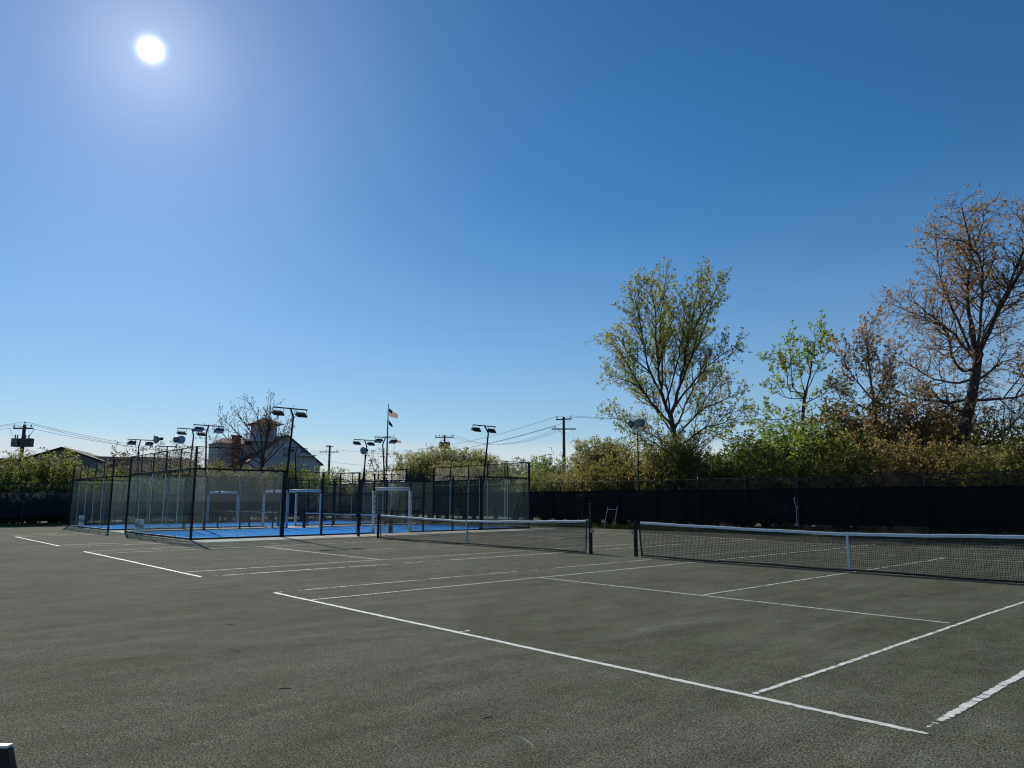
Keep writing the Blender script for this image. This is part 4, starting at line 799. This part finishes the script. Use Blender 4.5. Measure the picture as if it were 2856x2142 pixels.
make_tree('broad_tree', 'tall broad yellow green tree with forked trunk, left of the others behind the right fence', 1888, 49, [
 (1.0, 0.17, [(1850, 1105, 0.1), (1838, 1030, 0.2), (1843, 900, 0.2), (1857, 768, 0)]), (1.0, 0.15, [(1890, 1090, -0.3), (1912, 960, -0.5), (1938, 840, -0.3), (1956, 762, 0)]),
 ((0, 0.22), 0.11, [(1808, 1030, -0.3), (1785, 960, -0.8), (1745, 868, -0.5)]), ((1, 0.30), 0.10, [(1945, 970, 0.6), (1982, 890, 1.2), (2003, 812, 1)]),
 ((2, 0.35), 0.07, [(1760, 985, 0.6), (1725, 930, 0.8), (1700, 940, 1.0)]), ((1, 0.12), 0.09, [(1935, 1060, -0.8), (1985, 1010, -1.6), (2032, 985, -2)]),
 (0.85, 0.09, [(1815, 1130, -0.8), (1760, 1080, -1.4), (1690, 1062, -1.6)]), (0.7, 0.09, [(1950, 1150, 0.6), (2010, 1120, 0.8), (2070, 1090, 1)]),
 ((0, 0.35), 0.09, [(1862, 960, 1.2), (1890, 880, 1.7), (1896, 812, 1.6)]), ((0, 0.45), 0.08, [(1822, 900, -0.8), (1808, 830, -1.4), (1805, 795, -1.2)]),
 (0.6, 0.08, [(1830, 1215, 0.5), (1770, 1185, 0.8), (1700, 1150, 0.8)]), (0.55, 0.08, [(1955, 1200, -0.8), (2015, 1180, -1.2), (2065, 1160, -1)]),
 (0.75, 0.09, [(1845, 1140, 1.3), (1790, 1060, 2), (1735, 1000, 2)]), (0.8, 0.09, [(1925, 1120, 1.4), (1965, 1050, 2), (2005, 1010, 2)]),
 ((1, 0.5), 0.07, [(1945, 890, -1.0), (1975, 840, -1.4), (1985, 800, -1.4)]), ((2, 0.5), 0.07, [(1775, 900, -1.2), (1760, 850, -1.6), (1775, 815, -1.6)]),
 ((6, 0.4), 0.06, [(1745, 1040, -1.8), (1720, 1000, -2), (1695, 1000, -2)]), ((7, 0.4), 0.06, [(2000, 1080, 1.6), (2030, 1050, 2), (2045, 1040, 2)]),
 ((0, 0.15), 0.08, [(1878, 1020, -1), (1893, 930, -1.5), (1890, 850, -1.6)]), (1.0, 0.08, [(1872, 1080, 1.2), (1868, 1000, 1.8), (1876, 920, 2)]), ((1, 0.2), 0.07, [(1925, 1010, 1.5), (1950, 950, 2), (1960, 900, 2)]), (0.4, 0.07, [(1835, 1250, -0.8), (1790, 1225, -1.2), (1740, 1205, -1.2)]), (0.4, 0.07, [(1945, 1245, 0.7), (1995, 1215, 1), (2045, 1200, 1)])],
 [(1888, 1290, 0), (1884, 1235, 0), (1870, 1158, 0)], PT, 11, M['bark'], LF['poplar'], 0.115, 0.27)
PB = dict(PT); PB.update(len=[2.0, 0.75, .4], space=[0.36, 0.2, 0.2], leafden=10, tipcluster=7)
make_tree('young_tree', 'slim young tree with fresh pale green leaves, second from left behind the right fence', 2236, 53, [
 (0.98, 0.07, [(2262, 1020, 0), (2275, 960, 0), (2293, 906, 0)]), (0.95, 0.06, [(2205, 1080, 0.5), (2200, 1010, 0.6), (2140, 1000, 0.5)]), (0.9, 0.06, [(2202, 1080, -0.6), (2192, 990, -0.8), (2205, 950, -0.8)]),
 (0.9, 0.05, [(2270, 1060, 0.6), (2305, 1000, 0.8), (2325, 930, 0.8)]), (0.85, 0.05, [(2180, 1110, -0.4), (2150, 1075, -0.6)]), (0.8, 0.05, [(2290, 1100, -0.6), (2325, 1080, -0.8)]),
 (0.7, 0.05, [(2170, 1170, 0.4), (2120, 1150, 0.6)]), (0.65, 0.05, [(2290, 1170, 0.5), (2330, 1150, 0.5)]), (0.97, 0.05, [(2245, 1020, 1.0), (2250, 950, 1.2)])],
 [(2236, 1250, 0), (2240, 1150, 0), (2246, 1090, 0)], PB, 12, M['bark'], LF['fresh'], 0.15, 0.15)
PC = dict(PT); PC.update(len=[1.9, 0.75, .4], space=[0.26, 0.18, 0.2], leafden=10, tipcluster=6)
make_tree('russet_tree', 'smaller russet leaved tree left of the largest tree behind the right fence', 2442, 51, [
 (0.98, 0.08, [(2425, 1030, 0), (2418, 960, 0), (2433, 888, 0)]), (0.95, 0.07, [(2400, 1060, 0.5), (2365, 1000, 0.6), (2345, 950, 0.5)]), (0.9, 0.06, [(2460, 1050, -0.6), (2475, 990, -0.8)]),
 (0.8, 0.06, [(2380, 1130, -0.5), (2320, 1070, -0.5)]), (0.85, 0.06, [(2480, 1100, 0.6), (2500, 1020, 0.8)]), (0.6, 0.06, [(2380, 1180, 0.7), (2325, 1150, 0.8)]), (0.97, 0.06, [(2440, 1010, 1.1), (2450, 930, 1.2)])],
 [(2442, 1260, 0), (2440, 1170, 0), (2438, 1110, 0)], PC, 13, M['barkred'], LF['rust'], 0.14, 0.2)
PD = dict(PT); PD.update(len=[2.7, 0.9, .4], space=[0.22, 0.16, 0.2], leafden=6.5, wob=[0.07, 0.15, 0.2, 0.2], trop=[0.02, 0.04, 0.05, 0], ang=[50, 48, 45], tipcluster=4)
make_tree('largest_tree', 'largest tree, sparse red brown leaves and heavy forked limbs, at the right edge', 2690, 47, [
 (1.0, 0.19, [(2712, 940, 0), (2702, 810, 0.2), (2715, 700, 0.2), (2690, 560, 0.3)]), (0.98, 0.18, [(2752, 900, -0.5), (2800, 800, -0.8), (2856, 715, -1.0), (2930, 610, -1)]),
 (0.9, 0.12, [(2690, 920, 1.0), (2620, 870, 1.4), (2500, 820, 1.6)]), (0.8, 0.13, [(2640, 1030, -1.0), (2595, 930, -1.4), (2540, 890, -1.6), (2490, 850, -1.6)]),
 (0.35, 0.14, [(2640, 1235, 0.6), (2560, 1200, 1.0), (2480, 1150, 1.2)]), (0.45, 0.12, [(2730, 1240, -0.5), (2780, 1190, -1), (2830, 1130, -1.2)]),
 (0.75, 0.11, [(2770, 1040, 0.8), (2830, 1000, 1.2), (2900, 980, 1.5)]), (0.85, 0.10, [(2680, 1000, -1.8), (2600, 990, -2.2), (2520, 1000, -2.4)]),
 (0.95, 0.10, [(2690, 790, -1.6), (2640, 710, -1.8), (2550, 690, -1.6)]), (1.0, 0.11, [(2740, 800, 1.4), (2770, 660, 1.6), (2800, 540, 1.4)]), (0.9, 0.1, [(2800, 900, 1.6), (2870, 840, 2), (2930, 800, 2)]),
 (0.9, 0.1, [(2670, 860, 0.4), (2640, 760, 0.6), (2625, 620, 0.6)]), (0.97, 0.1, [(2780, 760, -1.8), (2810, 640, -2), (2850, 530, -2)]), (0.6, 0.1, [(2640, 1110, 1.6), (2560, 1080, 2), (2500, 1060, 2)]), (0.5, 0.1, [(2630, 1150, -1.2), (2570, 1120, -1.6), (2500, 1100, -1.8)]), (0.3, 0.1, [(2760, 1250, 1), (2820, 1230, 1.4), (2890, 1190, 1.5)]), (0.6, 0.1, [(2780, 1120, -1.4), (2840, 1080, -2), (2900, 1060, -2)]), (0.7, 0.1, [(2660, 1060, 0.6), (2590, 1030, 0.8), (2510, 960, 1)]), (0.55, 0.09, [(2750, 1130, 2), (2800, 1060, 2.4), (2850, 1040, 2.5)])],
 [(2684, 1240, 0), (2706, 1130, 0), (2722, 1040, 0), (2728, 985, 0)], PD, 14, M['barkred'], LF['rust'], 0.105, 0.33)
PBare = dict(PT); PBare.update(len=[2.1, 0.8, .4], space=[0.32, 0.24, 0.3], leafden=1.2, tipcluster=3, wob=[0.07, 0.14, 0.2, 0.2], spread=0.04, rmin=0.014)
make_tree('bare_tree', 'nearly bare spreading tree with budding twigs in front of the white house', 728, 76, [
 (1.0, 0.10, [(728, 1220, 0), (715, 1160, 0.2), (690, 1120, 0.2)]), (1.0, 0.10, [(745, 1210, 0.5), (748, 1150, 0.6), (752, 1112, 0.5)]), (0.9, 0.09, [(690, 1230, -0.6), (650, 1190, -0.9), (622, 1162, -1)]),
 (0.8, 0.09, [(770, 1230, 0.8), (785, 1190, 1), (808, 1158, 1)]), (0.7, 0.08, [(670, 1260, 0.6), (630, 1230, 1), (598, 1185, 1)]), (0.7, 0.08, [(780, 1260, -0.8), (805, 1230, -1), (818, 1200, -1)]),
 (0.95, 0.08, [(715, 1210, -1.2), (680, 1165, -1.4), (668, 1150, -1.4)]), (0.95, 0.08, [(735, 1200, 1.2), (728, 1150, 1.4)]), (0.6, 0.07, [(665, 1275, -0.8), (620, 1250, -1.2), (592, 1215, -1.2)]), (0.8, 0.07, [(760, 1200, -1.2), (770, 1170, -1.4)])],
 [(730, 1320, 0), (732, 1275, 0)], PBare, 15, M['barkred'], LF['bud'], 0.12, 0.30)

def shrub_proto(seed, stems, H, spread, P, leafm, size, wood=None):
    pl = Plant(seed); rs = pl.r
    for i in range(stems):
        a = rs.uniform(0, 6.28); rr = rs.uniform(0, 0.5) * spread * 0.5; th = rs.uniform(0.0, 1.0) ** 0.7 * spread
        d = unit(np.array([math.cos(a) * th, math.sin(a) * th, 1.0])); L = H * rs.uniform(0.6, 1.05) * (1 - 0.22 * th)
        pl.grow(np.array([math.cos(a) * rr, math.sin(a) * rr, -0.1]), d, L, 0.035 * rs.uniform(0.6, 1.3), 0, P)
    return pl.wood, pl, leafm, size
PS = dict(seg=[0.5, 0.3, 0.25], wob=[0.09, 0.16, 0.2], trop=[0.03, 0.10, 0.05], rmin=0.006, taper=[0.3, 0.4, 0.5], sides=[4, 3, 3], levels=2, start=[0.08, 0.15, 0.1], space=[0.26, 0.24, 0.2], ang=[48, 45, 40], len=[1.15, 0.5, .3], short=[0.4, 0.3, .2], rad=[0.018, 0.01, .006], leaf_from=1, leafden=20, spread=0.075, tipcluster=6)
PW = dict(PS); PW.update(trop=[0.06, 0.2, 0.1], ang=[30, 30, 30], len=[1.4, 0.55, .3], leafden=17)
PBR = dict(PS); PBR.update(leafden=2.0, tipcluster=3, rmin=0.01, space=[0.35, 0.3, .3])
PR = {}
def proto(key, seed, stems, H, spread, P, leafk, size):
    w, pl, lm, sz = shrub_proto(seed, stems, H, spread, P, LF[leafk], size)
    r_ = empty('shrub', (0, 0, 0)); a = w.build('stems', M['twig'], r_, True); link('foliage', pl.leaves('foliage', sz, lm, 0.1), r_); PR[key] = (r_, H); print('shrub', key, len(pl.lp))
proto('olive', 21, 20, 5.0, 0.65, PS, 'olive', 0.101)
proto('olive2', 22, 20, 5.0, 0.75, PS, 'olive', 0.101)
proto('willow', 23, 26, 5.5, 0.5, PW, 'willow', 0.094)
proto('deep', 24, 22, 5.0, 0.7, PS, 'deep', 0.109)
proto('gold', 25, 20, 5.0, 0.7, PS, 'gold', 0.094)
proto('fresh', 26, 20, 5.0, 0.65, PS, 'fresh', 0.101)
proto('rust', 27, 20, 5.0, 0.8, PS, 'rust', 0.094)
proto('bare', 28, 12, 5.5, 0.7, PBR, 'bud', 0.13)
rs = np.random.default_rng(99); used = set()
def shrub(key, x, y, h, label, group, wide=1.0, name='shrub'):
    r_, H = PR[key]
    if key in used: r_ = copy_tree(r_)
    used.add(key); r_.name = name; r_.location = (x, y, -0.05); r_.rotation_euler = (0, 0, rs.uniform(0, 6.28)); sc_ = (1.0 if group == G2 else 1.04) * h / H; r_.scale = (sc_ * wide, sc_ * wide, sc_); tag(r_, label, 'shrub', group); return r_
def sp(key, px, ptop, D, label, group, wide=1.0, name='shrub'):
    q = at(px, ptop, D); return shrub(key, q[0], q[1], q[2] + 0.1, label, group, wide, name)
G1, G2, G3 = 'shrubs behind the left fence', 'shrubs behind the padel courts', 'thicket behind the right fence'
ORD = ['leftmost', 'second from left', 'third from left', 'fourth from left', 'fifth from left', 'sixth from left', 'seventh from left', 'eighth from left', 'rightmost', 'tenth from left']
def row(label, group, wide, items):
    items = sorted(items)
    for i, (px, pt, D, k) in enumerate(items):
        o = 'rightmost' if i == len(items) - 1 else ORD[i]
        sp(k, px, pt, D, label + (', ' + o if len(items) > 1 else ''), group, wide)
row('olive green hedge shrub above the left fence', G1, 1.2, [(-70, 1300, 65, 'olive'), (0, 1285, 66, 'olive2'), (60, 1272, 66, 'olive'), (115, 1262, 67, 'olive2'), (165, 1264, 67, 'olive'), (200, 1285, 65, 'olive2')])
for k_, y_ in enumerate((-2.5, -6.0, -9.5, -13.0)): shrub('olive' if k_ % 2 else 'olive2', -58.0, y_, 6.2, 'unseen hedge shrub added to darken the padel glass reflection, ' + ('nearest to the frame', 'second from the frame', 'third from the frame', 'farthest from the frame')[k_], G1, 1.25)  # out of view, added to keep bright sky out of the end glass reflection
row('low dark shrub pressed against the left fence under the hedge', G1, 1.4, [(30, 1320, 63, 'deep'), (105, 1318, 63, 'deep'), (165, 1335, 63, 'deep'), (-40, 1330, 63, 'deep')])
row('pale yellowish low shrub at the left fence beside the farther padel court', G1, 1.2, [(196, 1348, 62.8, 'gold')])
row('leafy shrub before the low maroon roof', G1, 1.0, [(250, 1312, 67, 'olive2'), (312, 1308, 68, 'fresh')])
row('thin bare shrub with budding tips around the twin round lamps', G2, 1.0, [(385, 1240, 70, 'bare'), (425, 1225, 71, 'bare'), (470, 1238, 70, 'bare')])
row('thin bare shrub left of the white house', G2, 1.0, [(515, 1255, 69, 'bare'), (545, 1225, 73, 'bare')])
row('leafy shrub showing through the upper wire mesh at left', G2, 1.2, [(225, 1335, 64, 'deep'), (300, 1325, 64.5, 'olive'), (505, 1300, 66, 'olive'), (420, 1322, 65, 'olive2'), (360, 1325, 65, 'willow'), (560, 1300, 66, 'olive')])
row('golden olive shrub before the left part of the white house', G2, 1.2, [(605, 1286, 68, 'gold'), (650, 1284, 69, 'gold'), (690, 1297, 68, 'gold')])
row('yellow green shrub under the gable of the white house', G2, 1.15, [(765, 1290, 70, 'gold'), (805, 1290, 71, 'olive'), (850, 1303, 70, 'fresh')])
row('low sparse shrub between the white house and the flagpole', G2, 1.25, [(890, 1298, 76, 'bare'), (945, 1300, 77, 'olive2'), (985, 1305, 76, 'bare'), (1030, 1310, 77, 'olive'), (905, 1318, 72, 'deep'), (960, 1322, 72, 'bare'), (1010, 1325, 71, 'willow'), (1060, 1322, 70, 'olive')])
row('airy bare little tree just right of the flagpole', G2, 1.0, [(1112, 1246, 76, 'bare')])
row('grey green willow shrub of the big round clump', G2, 1.1, [(1165, 1262, 71, 'willow'), (1205, 1250, 72, 'willow'), (1250, 1240, 73, 'willow'), (1300, 1244, 72, 'willow'), (1345, 1254, 71, 'willow'), (1385, 1270, 70, 'willow'), (1145, 1290, 69, 'willow'), (1225, 1285, 67, 'willow'), (1325, 1285, 66, 'willow')])
row('green shrub left of the double crossarm pole', G3, 1.1, [(1435, 1282, 64, 'deep'), (1475, 1286, 62, 'olive'), (1520, 1284, 60, 'fresh'), (1560, 1276, 60, 'deep'), (1590, 1290, 58, 'fresh')])
row('low yellowish willow shrub left of the three lamp pole', G3, 1.2, [(1470, 1330, 54.5, 'willow'), (1520, 1312, 55, 'willow'), (1555, 1330, 53, 'willow'), (1600, 1325, 52, 'willow')])
row('tall yellow green shrub around the three lamp pole', G3, 1.1, [(1620, 1250, 56, 'bare'), (1650, 1235, 56, 'willow'), (1695, 1225, 55, 'willow'), (1735, 1225, 54, 'gold'), (1775, 1235, 53, 'olive'), (1665, 1280, 51, 'gold'), (1720, 1275, 50, 'olive'), (1780, 1280, 49.5, 'gold')])
row('yellowish shrub climbing round the trunk of the broad tree', G3, 0.9, [(1850, 1215, 48, 'gold'), (1905, 1205, 47.5, 'willow'), (1945, 1240, 47.5, 'olive')])
row('dark green shrub below the broad yellow green tree', G3, 1.2, [(1830, 1265, 50, 'olive2'), (1880, 1275, 47, 'olive'), (1935, 1265, 50, 'deep'), (1985, 1250, 50, 'deep'), (2030, 1235, 51, 'deep'), (2075, 1225, 52, 'deep'), (2010, 1290, 46, 'bare'), (2070, 1285, 46.5, 'deep'), (1950, 1310, 45.5, 'gold')])
row('leafy shrub below the slim young tree', G3, 1.2, [(2125, 1215, 52, 'deep'), (2170, 1185, 53, 'fresh'), (2225, 1160, 53, 'fresh'), (2275, 1175, 52, 'fresh'), (2320, 1215, 52, 'deep'), (2150, 1265, 46, 'deep'), (2215, 1260, 46, 'deep'), (2285, 1255, 46, 'deep'), (2345, 1245, 46, 'olive')])
row('russet and golden shrub left of the largest tree', G3, 1.2, [(2375, 1205, 49, 'olive2'), (2425, 1110, 51, 'rust'), (2470, 1100, 51, 'gold'), (2530, 1090, 51, 'rust'), (2590, 1120, 50, 'rust'), (2420, 1245, 45, 'gold'), (2490, 1230, 44.5, 'olive'), (2560, 1225, 44, 'rust'), (2625, 1215, 45, 'gold')])
row('leafy shrub below the largest tree at the right edge', G3, 1.2, [(2670, 1245, 43, 'gold'), (2730, 1230, 44, 'olive2'), (2785, 1210, 45, 'gold'), (2840, 1195, 46, 'olive'), (2890, 1200, 46, 'olive'), (2765, 1260, 42, 'olive2'), (2830, 1255, 42, 'gold')])
